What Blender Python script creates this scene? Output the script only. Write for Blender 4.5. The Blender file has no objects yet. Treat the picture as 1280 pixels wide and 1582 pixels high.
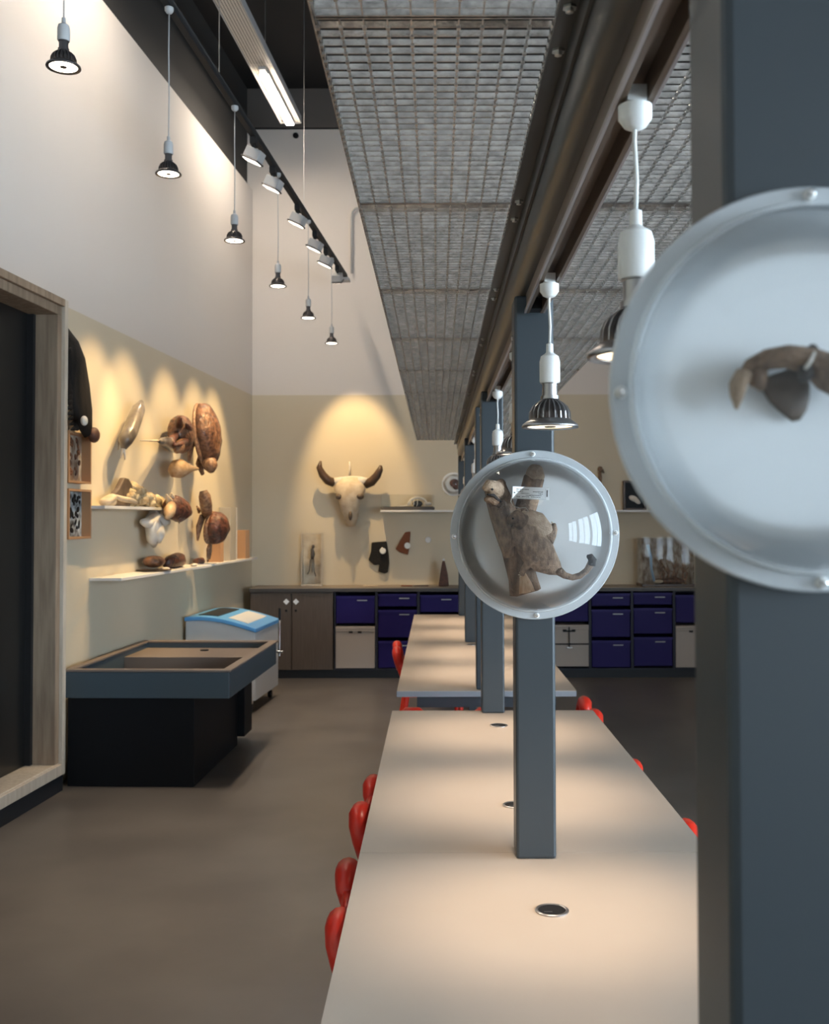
import bpy, bmesh, math, random
from mathutils import Vector, Matrix, Euler
random.seed(7)
C = bpy.context.scene.collection
PI = math.pi
def R(a): return math.radians(a)

# ---------------------------------------------------------------- camera
F = 1600.0; H = 1.6
PITCH, ROLL = R(1.5), R(-0.13)
VPX, VPY = 673.0, 803.0                      # where the table direction (+Y) vanishes
cam = bpy.data.objects.new('camera', bpy.data.cameras.new('camera')); C.objects.link(cam)
Rm = Matrix.Rotation(PI/2+PITCH, 4, 'X') @ Matrix.Rotation(ROLL, 4, 'Z')
cam.matrix_world = Matrix.Translation((0, 0, H)) @ Rm
_d = Rm.to_3x3().inverted() @ Vector((0, 1, 0))
CX = VPX - F*_d.x/-_d.z; CY = VPY + F*_d.y/-_d.z
cd = cam.data; cd.sensor_fit = 'HORIZONTAL'; cd.sensor_width = 36; cd.lens = F/1280*36
cd.shift_x = (640-CX)/1280; cd.shift_y = (CY-791)/1280
cd.clip_start = 0.05
cd.dof.use_dof = True; cd.dof.focus_distance = 2.6; cd.dof.aperture_fstop = 10
bpy.context.scene.camera = cam
R3 = Rm.to_3x3()
def ray(px, py): return R3 @ Vector(((px-CX)/F, -(py-CY)/F, -1))
O = Vector((0, 0, H))
def on_y(px, py, Y): r = ray(px, py); return O + r*(Y/r.y)
def on_z(px, py, Z): r = ray(px, py); return O + r*((Z-H)/r.z)
WK = .074; WX0 = -2.7665; WA = -math.atan(WK)      # left wall: X = WX0 + WK*Y
WN = Vector((math.cos(WA), math.sin(WA), 0))
def on_w(px, py, out=0):
    r = ray(px, py); p0 = Vector((WX0, 0, 0)) + WN*out
    return O + r*((p0-O).dot(WN)/r.dot(WN))

# ---------------------------------------------------------------- world, exposure
S = bpy.context.scene
S.view_settings.view_transform = 'Standard'; S.view_settings.look = 'None'
S.view_settings.exposure = 0.0; S.view_settings.gamma = 1
S.view_settings.use_curve_mapping = False
w = bpy.data.worlds.new('world'); S.world = w; w.use_nodes = True
w.node_tree.nodes['Background'].inputs[0].default_value = (.75, .87, 1, 1)
w.node_tree.nodes['Background'].inputs[1].default_value = 1.0
DAY = 19.0         # radiance of the sky seen in the window panes
TUBE = 125.0        # LED tube radiance
P_TABLE = 62       # pendant spots over the tables, W
P_WALL = 130        # pendant spots by the left wall
P_TRACK = 250      # track spots

def lamp(name, kind, loc, energy, color, target=None, parent=None, **kw):
    l = bpy.data.lights.new(name, kind); l.energy = energy; l.color = color
    for k, v in kw.items(): setattr(l, k, v)
    o = bpy.data.objects.new(name, l); C.objects.link(o); o.location = loc
    if target is not None:
        o.rotation_euler = (Vector(target)-Vector(loc)).to_track_quat('-Z', 'Y').to_euler()
    if parent: o.parent = parent
    return o
WARM = (1, .80, .60)

# ---------------------------------------------------------------- materials
MT = {}
def mat(name, col, rough=.5, metal=0, emit=None, es=1, alpha=1, noise=None, spec=.5, bump=None, coat=0, sheen=0):
    m = bpy.data.materials.new(name); m.use_nodes = True; nt = m.node_tree
    b = nt.nodes['Principled BSDF']
    b.inputs['Base Color'].default_value = (*col, 1); b.inputs['Roughness'].default_value = rough
    b.inputs['Metallic'].default_value = metal; b.inputs['Alpha'].default_value = alpha
    b.inputs['Specular IOR Level'].default_value = spec
    b.inputs['Coat Weight'].default_value = coat
    if emit: b.inputs['Emission Color'].default_value = (*emit, 1); b.inputs['Emission Strength'].default_value = es
    tc = nt.nodes.new('ShaderNodeTexCoord')
    if noise:
        scale, col2, detail, stretch = noise
        mp = nt.nodes.new('ShaderNodeMapping'); mp.inputs['Scale'].default_value = stretch
        n = nt.nodes.new('ShaderNodeTexNoise'); n.inputs['Scale'].default_value = scale; n.inputs['Detail'].default_value = detail
        cr = nt.nodes.new('ShaderNodeValToRGB'); cr.color_ramp.elements[0].position = .35; cr.color_ramp.elements[1].position = .65
        cr.color_ramp.elements[0].color = (*col, 1); cr.color_ramp.elements[1].color = (*col2, 1)
        nt.links.new(tc.outputs['Object'], mp.inputs[0]); nt.links.new(mp.outputs[0], n.inputs['Vector'])
        nt.links.new(n.outputs['Fac'], cr.inputs[0]); nt.links.new(cr.outputs[0], b.inputs['Base Color'])
    if bump:
        scale, st, dist = bump
        n = nt.nodes.new('ShaderNodeTexNoise'); n.inputs['Scale'].default_value = scale; n.inputs['Detail'].default_value = 6
        bp = nt.nodes.new('ShaderNodeBump'); bp.inputs['Strength'].default_value = st; bp.inputs['Distance'].default_value = dist
        nt.links.new(tc.outputs['Object'], n.inputs['Vector'])
        nt.links.new(n.outputs['Fac'], bp.inputs['Height']); nt.links.new(bp.outputs[0], b.inputs['Normal'])
    MT[name] = m; return m
def clear_mat(name, tint=(1, 1, 1), rough=.01, ior=1.45, haze=0.0):
    m = bpy.data.materials.new(name); m.use_nodes = True; nt = m.node_tree; nt.nodes.clear()
    out = nt.nodes.new('ShaderNodeOutputMaterial'); t = nt.nodes.new('ShaderNodeBsdfTransparent'); g = nt.nodes.new('ShaderNodeBsdfGlossy')
    f = nt.nodes.new('ShaderNodeFresnel'); f.inputs[0].default_value = ior; mx = nt.nodes.new('ShaderNodeMixShader')
    t.inputs[0].default_value = (*tint, 1); g.inputs['Roughness'].default_value = rough; g.inputs[0].default_value = (1, 1, 1, 1)
    nt.links.new(f.outputs[0], mx.inputs[0]); nt.links.new(t.outputs[0], mx.inputs[1]); nt.links.new(g.outputs[0], mx.inputs[2])
    last = mx
    if haze:
        d = nt.nodes.new('ShaderNodeBsdfDiffuse'); d.inputs[0].default_value = (.8, .84, .87, 1)
        m2 = nt.nodes.new('ShaderNodeMixShader'); m2.inputs[0].default_value = haze
        nt.links.new(mx.outputs[0], m2.inputs[1]); nt.links.new(d.outputs[0], m2.inputs[2]); last = m2
    nt.links.new(last.outputs[0], out.inputs[0]); MT[name] = m; return m
one = (1, 1, 1)
mat('floor', (.108, .096, .088), .38, noise=(1.6, (.145, .13, .118), 8, one), bump=(60, .05, .002))
mat('wall_white', (.66, .61, .57), .85, bump=(220, .12, .002))
mat('wall_beige', (.60, .52, .39), .8, bump=(220, .12, .002))
mat('wall_back_white', (.70, .64, .59), .85, bump=(180, .2, .002))
mat('black', (.008, .008, .009), .7)
mat('dark_paint', (.035, .033, .032), .8)
mat('grey_beam', (.12, .105, .095), .8)
mat('table', (.475, .395, .325), .36, noise=(3, (.50, .42, .35), 5, one))
mat('table_edge', (.26, .28, .30), .5)
mat('post', (.041, .052, .061), .38, bump=(900, .08, .001))
mat('beam', (.055, .053, .052), .35)
mat('rail', (.16, .115, .085), .4, .3)
mat('rail_edge', (.42, .38, .38), .4, .3)
mat('galv', (.80, .78, .75), .27, .9, noise=(45, (.50, .49, .48), 5, one), bump=(55, .5, .003))
mat('steel', (.6, .59, .57), .28, .9)
mat('lamp_metal', (.42, .41, .41), .3, .9)
mat('lamp_dark', (.11, .10, .10), .35, .7)
mat('white_plastic', (.80, .80, .78), .4)
mat('grey_plastic', (.45, .45, .45), .45)
mat('lens_on', (1, .9, .75), .3, emit=(1, .78, .5), es=3.0)
mat('lens_hot', (1, .95, .9), .3, emit=(1, .86, .68), es=12)
mat('tube', (1, 1, 1), .3, emit=(1, .86, .70), es=TUBE)
mat('sky_pane', (.8, .9, 1), .3, emit=(.68, .85, 1), es=DAY)
mat('wood_frame', (.36, .27, .19), .6, noise=(6, (.25, .18, .125), 6, (6, 6, .5)), bump=(40, .1, .002))
mat('wood_pale', (.60, .53, .44), .55, noise=(8, (.50, .43, .34), 5, (6, 6, .5)))
mat('dark_glass', (.012, .012, .012), .35)
mat('cabinet_wood', (.115, .085, .067), .6, noise=(9, (.095, .07, .055), 6, (8, 8, .6)))
mat('plinth', (.012, .014, .018), .6)
mat('counter', (.24, .20, .16), .5)
mat('counter_edge', (.07, .062, .058), .5)
mat('shelf_carcass', (.02, .022, .035), .6)
mat('blue_bin', (.013, .006, .095), .55, spec=.25)
mat('blue_lip', (.022, .014, .13), .5, spec=.3)
mat('crate', (.42, .36, .31), .55)
mat('red', (.75, .035, .018), .33)
mat('tray_blue', (.055, .078, .095), .5)
mat('tray_in', (.17, .135, .115), .6)
mat('base_black', (.007, .008, .010), .6, spec=.2)
mat('freezer', (.55, .56, .57), .4)
mat('freezer_blue', (.10, .33, .68), .35)
mat('shelf_white', (.70, .68, .66), .5)
mat('bone', (.66, .56, .42), .7, noise=(14, (.52, .40, .27), 6, one), bump=(50, .3, .004))
mat('bone_white', (.72, .68, .62), .7, noise=(20, (.62, .57, .5), 5, one), bump=(50, .3, .003))
mat('horn', (.10, .055, .03), .4, noise=(20, (.05, .028, .018), 4, one))
mat('shell_brown', (.26, .12, .06), .4, noise=(26, (.055, .022, .013), 7, one), bump=(40, 1, .012), coat=.2)
mat('shell_red', (.17, .055, .028), .4, noise=(22, (.035, .014, .010), 6, one), bump=(45, 1, .012), coat=.2)
mat('skin_tan', (.36, .21, .12), .5, noise=(40, (.15, .07, .04), 5, one), bump=(60, .5, .004))
mat('coral', (.66, .55, .36), .9, noise=(18, (.36, .25, .13), 6, one), bump=(40, 1, .02))
mat('shell_grey', (.075, .05, .034), .6, noise=(10, (.15, .11, .08), 5, one), bump=(30, .4, .006))
mat('fish_grey', (.085, .07, .058), .3, noise=(12, (.22, .185, .15), 4, (1, 1, .4)), coat=.4)
mat('puffer', (.62, .42, .24), .5, noise=(40, (.48, .29, .14), 4, one), bump=(60, .6, .004))
mat('feather', (.008, .007, .007), .75, noise=(30, (.018, .015, .013), 4, (1, 1, .15)), spec=.2, bump=(80, .5, .004))
mat('feather_brown', (.12, .045, .025), .6, noise=(30, (.07, .03, .02), 4, one))
mat('fur', (.34, .225, .15), .85, noise=(90, (.15, .098, .066), 8, (1, 1, .5)), bump=(300, 1, .004), spec=.2)
mat('fur_pale', (.50, .37, .26), .9, noise=(80, (.37, .26, .18), 8, one), bump=(300, 1, .004), spec=.2)
mat('fur_black', (.035, .028, .025), .85, bump=(160, .8, .004))
mat('bark', (.27, .17, .11), .85, noise=(60, (.08, .05, .034), 8, (1, 1, .2)), bump=(90, 1, .008), spec=.2)
mat('cut_wood', (.66, .46, .30), .7, noise=(110, (.46, .27, .14), 5, (1, 1, .2)))
mat('paper', (.93, .94, .94), .6)
mat('ink', (.05, .05, .05), .7)
mat('flange', (.62, .65, .67), .35, alpha=.68, spec=.6)
mat('disc_back', (.78, .80, .81), .6)
mat('disc_grey', (.60, .60, .59), .6)
mat('acryl_rim', (.80, .84, .86), .2, alpha=.6)
mat('pelt_black', (.012, .011, .011), .95, bump=(90, 1, .01))
mat('pelt_brown', (.22, .075, .035), .9, bump=(90, 1, .01))
mat('box_frame', (.40, .22, .11), .5)
mat('specimen_card', (.50, .44, .37), .7, noise=(26, (.20, .13, .08), 7, (1, 1, .5)))
mat('specimen_card_blue', (.56, .61, .63), .7, noise=(16, (.05, .05, .05), 6, (1, 1, 1)))
mat('reflection_blue', (.34, .52, .72), .4)  # colour of the painted reflection in the diorama case
mat('black_plastic', (.012, .012, .013), .5, spec=.2)
mat('chrome', (.75, .75, .74), .15, 1)
mat('acrylic_tint', (.50, .45, .37), .35, alpha=.8)
mat('amber_block', (.62, .34, .17), .35, alpha=.8)
clear_mat('dome_clear', (.97, .98, .985), .015, 1.36, .03)
clear_mat('case_clear', (.95, .96, .96), .02, 1.22, .02)

def tray_material():
    m = mat('perforated', (.55, .50, .44), .5); nt = m.node_tree; b = nt.nodes['Principled BSDF']
    tc = nt.nodes.new('ShaderNodeTexCoord'); v = nt.nodes.new('ShaderNodeTexVoronoi'); v.inputs['Scale'].default_value = 42
    v.inputs['Randomness'].default_value = 0
    cr = nt.nodes.new('ShaderNodeValToRGB'); cr.color_ramp.interpolation = 'CONSTANT'
    cr.color_ramp.elements[0].color = (.06, .05, .045, 1); cr.color_ramp.elements[1].color = (.62, .57, .50, 1); cr.color_ramp.elements[1].position = .33
    nt.links.new(tc.outputs['Object'], v.inputs['Vector']); nt.links.new(v.outputs['Distance'], cr.inputs[0]); nt.links.new(cr.outputs[0], b.inputs['Base Color'])
tray_material()

# ---------------------------------------------------------------- mesh helpers
class MB:
    def __init__(s): s.b = bmesh.new()
    def box(s, x0, x1, y0, y1, z0, z1, M=None):
        vs = [s.b.verts.new((x, y, z)) for x in (x0, x1) for y in (y0, y1) for z in (z0, z1)]
        for f in ((0, 1, 3, 2), (4, 6, 7, 5), (0, 4, 5, 1), (2, 3, 7, 6), (0, 2, 6, 4), (1, 5, 7, 3)):
            s.b.faces.new([vs[i] for i in f])
        if M:
            for v in vs: v.co = M @ v.co
        return s
    def prism(s, pts, fn, d0, d1):               # pts: 2D outline, fn(u,v,d)->xyz
        a = [s.b.verts.new(fn(u, v, d0)) for u, v in pts]; c = [s.b.verts.new(fn(u, v, d1)) for u, v in pts]
        n = len(pts); s.b.faces.new(a); s.b.faces.new(c[::-1])
        for i in range(n): s.b.faces.new((a[i], c[i], c[(i+1) % n], a[(i+1) % n]))
        return s
    def lathe(s, prof, loc=(0, 0, 0), axis=(0, 0, 1), n=28, cap=True):
        q = Vector((0, 0, 1)).rotation_difference(Vector(axis).normalized()); loc = Vector(loc); rings = []
        for r, z in prof:
            rings.append([s.b.verts.new(loc + q @ Vector((r*math.cos(2*PI*i/n), r*math.sin(2*PI*i/n), z))) for i in range(n)])
        for k in range(len(rings)-1):
            for i in range(n):
                j = (i+1) % n; s.b.faces.new((rings[k][i], rings[k][j], rings[k+1][j], rings[k+1][i]))
        if cap:
            s.b.faces.new(rings[0][::-1]); s.b.faces.new(rings[-1])
        return s
    def cyl(s, p0, p1, r0, r1=None, n=12):
        p0, p1 = Vector(p0), Vector(p1); return s.lathe([(r0, 0), (r0 if r1 is None else r1, (p1-p0).length)], p0, p1-p0, n)
    def tube(s, path, rad, n=10, flat=1.0, up=None):
        path = [Vector(p) for p in path]
        if not hasattr(rad, '__len__'): rad = [rad]*len(path)
        rings = []; u = None
        for i, p in enumerate(path):
            t = (path[min(i+1, len(path)-1)]-path[max(i-1, 0)]).normalized()
            if u is None:
                u = Vector(up) if up else (Vector((0, 0, 1)) if abs(t.z) < .9 else Vector((1, 0, 0)))
            u = (u-t*u.dot(t)).normalized(); v = t.cross(u)
            rings.append([s.b.verts.new(p + (u*math.cos(2*PI*k/n)*flat + v*math.sin(2*PI*k/n))*rad[i]) for k in range(n)])
        for a in range(len(rings)-1):
            for k in range(n):
                j = (k+1) % n; s.b.faces.new((rings[a][k], rings[a][j], rings[a+1][j], rings[a+1][k]))
        s.b.faces.new(rings[0][::-1]); s.b.faces.new(rings[-1]); return s
    def ell(s, c, r, rot=(0, 0, 0), seg=20, rings=12, zmin=None, fn=None):
        g = bmesh.ops.create_uvsphere(s.b, u_segments=seg, v_segments=rings, radius=1)['verts']
        M = Euler(rot).to_matrix(); c = Vector(c)
        for v in g:
            p = v.co.copy()
            if fn: p = fn(p)
            if zmin is not None: p.z = max(p.z, zmin)
            v.co = M @ Vector((p.x*r[0], p.y*r[1], p.z*r[2])) + c
        return s
    def jitter(s, a, seed=1, k=3):
        from mathutils import noise as N
        for v in s.b.verts: v.co += N.noise_vector(v.co*k+Vector((seed, seed, seed)))*a
        return s
    def build(s, name, m, parent=None, smooth=False, bevel=0, loc=None, sub=0):
        bmesh.ops.recalc_face_normals(s.b, faces=s.b.faces[:])
        me = bpy.data.meshes.new(name); s.b.to_mesh(me); s.b.free(); me.materials.append(MT[m])
        o = bpy.data.objects.new(name, me); C.objects.link(o)
        if smooth:
            for p in me.polygons: p.use_smooth = True
            if smooth == 'auto': me.set_sharp_from_angle(angle=R(38))
        if bevel:
            b = o.modifiers.new('bevel', 'BEVEL'); b.width = bevel; b.segments = 2; b.limit_method = 'ANGLE'
        if sub:
            b = o.modifiers.new('subd', 'SUBSURF'); b.levels = sub; b.render_levels = sub
        if parent: o.parent = parent
        if loc: o.location = loc
        return o
def tag(o, label, cat, group=None, kind=None):
    o['label'] = label; o['category'] = cat
    if group: o['group'] = group
    if kind: o['kind'] = kind
    return o
def thing(name, label, cat, loc=(0, 0, 0), rz=0, group=None):
    o = bpy.data.objects.new(name, None); C.objects.link(o); o.location = loc; o.rotation_euler = (0, 0, rz)
    o.empty_display_size = .05
    return tag(o, label, cat, group)
def struct(o): o['kind'] = 'structure'; return o
def kids(o): return [c for c in bpy.data.objects if c.parent == o]
def dup(root, loc, rz=None, label=None, group=None):
    def rec(o, par):
        c = o.copy(); C.objects.link(c); c.parent = par
        for k in kids(o): rec(k, c)
        return c
    ch = kids(root); r = root.copy(); C.objects.link(r)
    for k in ch: rec(k, r)
    r.location = loc
    if rz is not None: r.rotation_euler = (0, 0, rz)
    if label: r['label'] = label
    if group: r['group'] = group
    return r

# ================================================================= setting
BY = 11.0; CZ = 6.23; RX = 4.6; FY = -3.5
def wx(Y): return WX0 + WK*Y
struct(MB().box(-3.4, RX+.2, FY-.2, BY+.2, -.1, 0).build('floor', 'floor'))
o = MB().box(-4.2, RX+.3, FY-.3, BY+.3, CZ, CZ+.1).build('ceiling', 'black'); struct(o)
# back wall : beige below, cream above, grey band under the black ceiling
ZT = 2.93
wb = MB().box(-2.2, RX+.1, BY, BY+.15, 0, ZT).build('wall_back', 'wall_beige'); struct(wb)
MB().box(-2.2, RX+.1, BY+.006, BY+.15, ZT, 5.79).build('upper_wall', 'wall_back_white', wb)
MB().box(-2.2, RX+.1, BY+.0, BY+.15, 5.81, CZ).build('lintel_band', 'grey_beam', wb)
MB().box(-2.2, RX+.1, BY+.02, BY+.15, 5.79, 5.81).build('shadow_gap', 'black', wb)
# left wall, built in its own frame (x = out of wall, y = along wall)
def wy(Y): return Y/math.cos(WA)
wl = MB().box(-.15, 0, wy(6.2), wy(BY)+.1, 0, ZT).build('wall_left', 'wall_beige'); struct(wl)
wl.location = (WX0, 0, 0); wl.rotation_euler = (0, 0, WA)
MB().box(-.15, 0, wy(FY), wy(BY)+.1, ZT, 5.13).build('upper_wall', 'wall_white', wl)
MB().box(-.15, -.06, wy(FY), wy(BY)+.1, 5.13, CZ).build('attic_wall', 'dark_paint', wl)
MB().box(-.15, 0, wy(FY), wy(2.4), 0, ZT).build('near_wall', 'wall_beige', wl)
# big timber-framed opening
D0, D1 = 2.4, 6.2                                  # along the wall
dr = MB().box(-.149, -.09, wy(D0), wy(D1)-.046, .10, 2.9).build('door_1', 'dark_glass'); struct(dr)
dr.location = (WX0, 0, 0); dr.rotation_euler = (0, 0, WA)
a, b_ = wy(D0), wy(D1)
fr = MB().box(-.089, .085, b_-.10, b_-.045, .17, 2.82)
fr.box(-.089, .085, a+.045, a+.1, .17, 2.82).build('jamb', 'wood_frame', dr, bevel=.004)
MB().box(-.089, .085, a+.045, b_-.045, 2.82, 2.875).build('head_lining', 'wood_frame', dr, bevel=.004)
MB().box(-.089, .085, a+.045, b_-.045, .115, .17).build('sill', 'wood_pale', dr, bevel=.004)
MB().box(-.2, .105, b_-.045, b_, .10, 2.92).box(-.2, .105, a, a+.045, .10, 2.92).build('side_casing', 'wood_pale', dr, bevel=.003)
MB().box(-.2, .105, a+.045, b_-.045, 2.875, 2.92).build('top_casing', 'wood_frame', dr, bevel=.003)
MB().box(.06, .105, a+.045, b_-.045, .10, .165).build('bottom_casing', 'wood_pale', dr, bevel=.003)
MB().box(-.2, .09, a, b_, 0, .10).build('plinth', 'plinth', dr)
MB().box(-.0895, -.05, b_-.13, b_-.1005, .172, 2.818).build('inner_post', 'black', dr)
# right wall with the daylight windows, rear wall
wr = MB().box(RX, RX+.15, FY, BY, 0, .7); wr.box(RX, RX+.15, FY, BY, 3.1, CZ)
ys = [-3.5, -3.0, -1.1, -.8, 1.1, 1.4, 3.3, 11]
for i in range(0, 8, 2): wr.box(RX, RX+.15, ys[i], ys[i+1], .7, 3.1)
wr = wr.build('wall_right', 'wall_white'); struct(wr)
for k in range(3):
    y0, y1 = ys[2*k+1], ys[2*k+2]
    wn = MB().box(RX+.10, RX+.12, y0, y1, .7, 3.1).build('window_%d' % (k+1), 'sky_pane'); struct(wn)
    f = MB(); f.box(RX+.02, RX+.09, y0, y0+.05, .7, 3.1).box(RX+.02, RX+.09, y1-.05, y1, .7, 3.1)
    f.box(RX+.02, RX+.09, y0+.05, y1-.05, .7, .76).box(RX+.02, RX+.09, y0+.05, y1-.05, 3.04, 3.1)
    f.box(RX+.02, RX+.09, (y0+y1)/2-.03, (y0+y1)/2+.03, .76, 3.04).build('window_frame', 'dark_paint', wn)
struct(MB().box(-3.4, RX+.15, FY-.15, FY, 0, CZ).build('wall_rear', 'wall_white'))

# ================================================================= tables, posts, beam
TX0, TX1, TZ = -.196, .697, .75
def table(y0, y1, label):
    t = thing('long_table', label, 'table', ((TX0+TX1)/2, (y0+y1)/2, 0), 0, 'pale tables standing end to end')
    hw, hl = (TX1-TX0)/2, (y1-y0)/2-.0012
    MB().box(-hw, hw, -hl, hl, TZ-.003, TZ).build('table_top', 'table', t)
    MB().box(-hw, hw, -hl, hl, TZ-.03, TZ-.0032).build('edge', 'table_edge', t)
    MB().box(-hw+.10, hw-.10, -hl+.02, -hl+.07, TZ-.085, TZ-.031).box(-hw+.10, hw-.10, hl-.07, hl-.02, TZ-.085, TZ-.031)\
        .box(-hw+.10, -hw+.14, -hl+.07, hl-.07, TZ-.085, TZ-.031).box(hw-.14, hw-.10, -hl+.07, hl-.07, TZ-.085, TZ-.031).build('under_frame', 'post', t)
    for sy in (-1, 1):
        MB().box(-.025, .025, sy*(hl-.05)-.025, sy*(hl-.05)+.025, 0, TZ-.086).build('leg', 'post', t, bevel=.003)
        MB().box(-.30, .30, sy*(hl-.05)-.02, sy*(hl-.05)+.02, TZ-.085, TZ-.045).build('cross_arm', 'post', t)
    return t
tabs = [table(.70, 2.668, 'pale table nearest the camera, running off the bottom of the picture'),
        table(2.668, 4.64, 'pale table between the middle post and the gap with red chairs'),
        table(5.17, 7.24, 'pale table just beyond the gap between the two rows'),
        table(7.24, 9.32, 'pale table farthest back, ending near the blue drawers')]
# cable grommets
for (px, py, ti, lab) in ((852, 1407, 0, 'round black cable grommet in the nearest table'),
                          (770, 1121, 1, 'round black cable grommet near the far end of the second table'),
                          (795, 1244, 1, 'cable grommet half hidden behind the middle post'),
                          (728, 996, 2, 'small cable grommet in the table beyond the gap')):
    p = on_z(px, py, TZ)
    g = thing('cable_grommet', lab, 'cable grommet', (p.x, p.y, TZ+.0004), 0, 'cable grommets in the table tops')
    MB().lathe([(.030, 0), (.037, 0), (.037, .002), (.034, .0035), (.030, .002)], n=36, cap=False).build('ring', 'lamp_metal', g, smooth='auto')
    MB().lathe([(.030, 0), (.030, .0012)], n=36).build('well', 'black_plastic', g)
    MB().box(-.018, .0, -.012, -.010, .0013, .0022).build('cable_slot', 'lamp_metal', g)

PX0, PX1 = .20, .30
posts = [(.71, 'huge blue-grey steel post closest to the camera at right'),
         (2.615, 'blue-grey steel post behind the middle specimen dome'),
         (4.57, 'blue-grey steel post at the end of the second table'),
         (5.20, 'blue-grey steel post at the start of the far row, just behind another'),
         (7.20, 'blue-grey steel post in the middle of the far row of tables'),
         (9.20, 'blue-grey steel post at the very end of the far row')]
for i, (y, lab) in enumerate(posts):
    t = thing('steel_post', lab, 'post', (.25, y+.05, TZ), 0, 'posts carrying the mesh canopy')
    z1 = 2.17-TZ-.001
    MB().box(-.05, .05, -.05, .05, .0005, z1).build('shaft', 'post', t, bevel=.007)
    if i in (0, 1, 2, 3, 4):
        MB().lathe([(.006, 0), (.006, .004)], (-.0505, 0, z1-.1), (-1, 0, 0), 10).build('screw', 'steel', t)
# beam on top of the posts : C channel with side angles, bolts
BM0, BM1 = .35, 9.5
bt = thing('canopy_beam', 'long dark grey steel beam running over the row of posts', 'beam', (.25, BM0, 2.17))
L = BM1-BM0
prof = [(-.05, .13), (-.05, .038), (-.046, .022), (-.036, .008), (-.02, 0), (.02, 0), (.036, .008), (.046, .022), (.05, .038), (.05, .13)]
MB().prism(prof, lambda u, v, d: (u, d, v), 0, L).build('channel', 'beam', bt, smooth='auto')
for s in (-1, 1):
    a_ = MB().box(min(s*.0505, s*.082), max(s*.0505, s*.082), 0, L, .122, .128)
    a_.box(min(s*.0505, s*.056), max(s*.0505, s*.056), 0, L, .08, .1218)
    a_.build('angle_bracket', 'beam', bt)
for k in range(20):
    y = 1.38-BM0 + (k//2)*.853 + (k % 2)*.13
    if y > L-.1: continue
    MB().lathe([(.010, 0), (.010, .003), (.006, .003), (.006, .008), (.0035, .0085)], (-.068, y, .1218), (0, 0, -1), 6).build('bolt', 'steel', bt)
# lighting rails between the posts
cuts = [.82, 2.60, 2.73, 4.56, 5.31, 7.19, 7.31, 9.19]
rl = ['nearest to the camera', 'behind the middle post', 'over the first table of the far row', 'over the last table']
for k in range(4):
    y0, y1 = cuts[2*k], cuts[2*k+1]
    t = thing('lighting_rail', 'brown lighting rail under the beam, the length ' + rl[k], 'lighting rail', (.25, y0, 2.12), 0, 'lighting rails under the beam')
    MB().box(-.021, -.014, 0, y1-y0, 0, .049).box(.014, .021, 0, y1-y0, 0, .049).box(-.014, .014, 0, y1-y0, .035, .049).build('rail_body', 'rail', t)
    MB().box(-.026, -.0215, 0, y1-y0, .0, .008).box(.0215, .026, 0, y1-y0, .0, .008).build('rail_lip', 'rail_edge', t)
    if k < 3: MB().box(-.0135, .0135, y1-y0-.05, y1-y0, .002, .03).build('end_cap', 'black_plastic', t)

# grating canopy
GZ = 2.30; PX, PY, GH = .0335, .0275, .0092
def grating(name):
    m = MB(); Wd = .335; Lp = .848
    m.box(0, Wd, 0, .003, 0, .026).box(0, Wd, Lp-.003, Lp, 0, .026)
    n = int(Lp/PY)
    for i in range(1, n+1):
        y = i*PY
        if y < Lp-.01: m.box(.002, Wd-.002, y-.0009, y+.0009, 0, GH)
    for i in range(11):
        x = i*Wd/10
        m.box(x-.0011 if i else 0, x+.0011, .003, Lp-.003, -.001, .005)
    b = bmesh.new(); tmp = []
    return m, b
def grating_thing(side, y, lab, src=None, grp=None):
    x = .168-.335 if side < 0 else .332
    if src: return dup(src, (x, y, GZ), None, lab, grp)
    t = thing('grating_panel', lab, 'metal grating panel', (x, y, GZ), 0, grp)
    m, _ = grating('g'); m.build('mesh_grid', 'galv', t)
    n = MB()
    for i in range(1, 30):
        for j in range(11):
            xx = j*.0335; n.box(xx-.0028, xx+.0028, i*PY-.004, i*PY+.004, -.0026, .0015)
    o = n.build('weld_nodes', 'steel', t); o['kind'] = 'stuff'
    return t
GY0 = .575; first = None
ordl = ['first, nearest the camera', 'second from the camera', 'third from the camera', 'fourth from the camera', 'fifth from the camera', 'sixth from the camera', 'seventh from the camera', 'eighth from the camera', 'ninth from the camera', 'last, above the far table end', 'x']
for side in (-1, 1):
    for k in range(10):
        y = GY0 + k*.853 + .0
        lab = 'galvanised grating panel on the %s of the beam, %s' % ('left' if side < 0 else 'right', ordl[k])
        r = grating_thing(side, y, lab, first, 'galvanised grating panels of the canopy')
        if not first: first = r
# edge flats of the canopy
for side, lab in ((-1, 'thin galvanised edge strip along the left side of the canopy'), (1, 'thin galvanised edge strip along the right side of the canopy')):
    x = .168-.3395 if side < 0 else .332+.3365
    tag(MB().box(0, .003, GY0, GY0+8.53, 0, .03).build('canopy_edge_strip', 'galv', loc=(x, 0, GZ-.002)), lab, 'metal strip')

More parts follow.
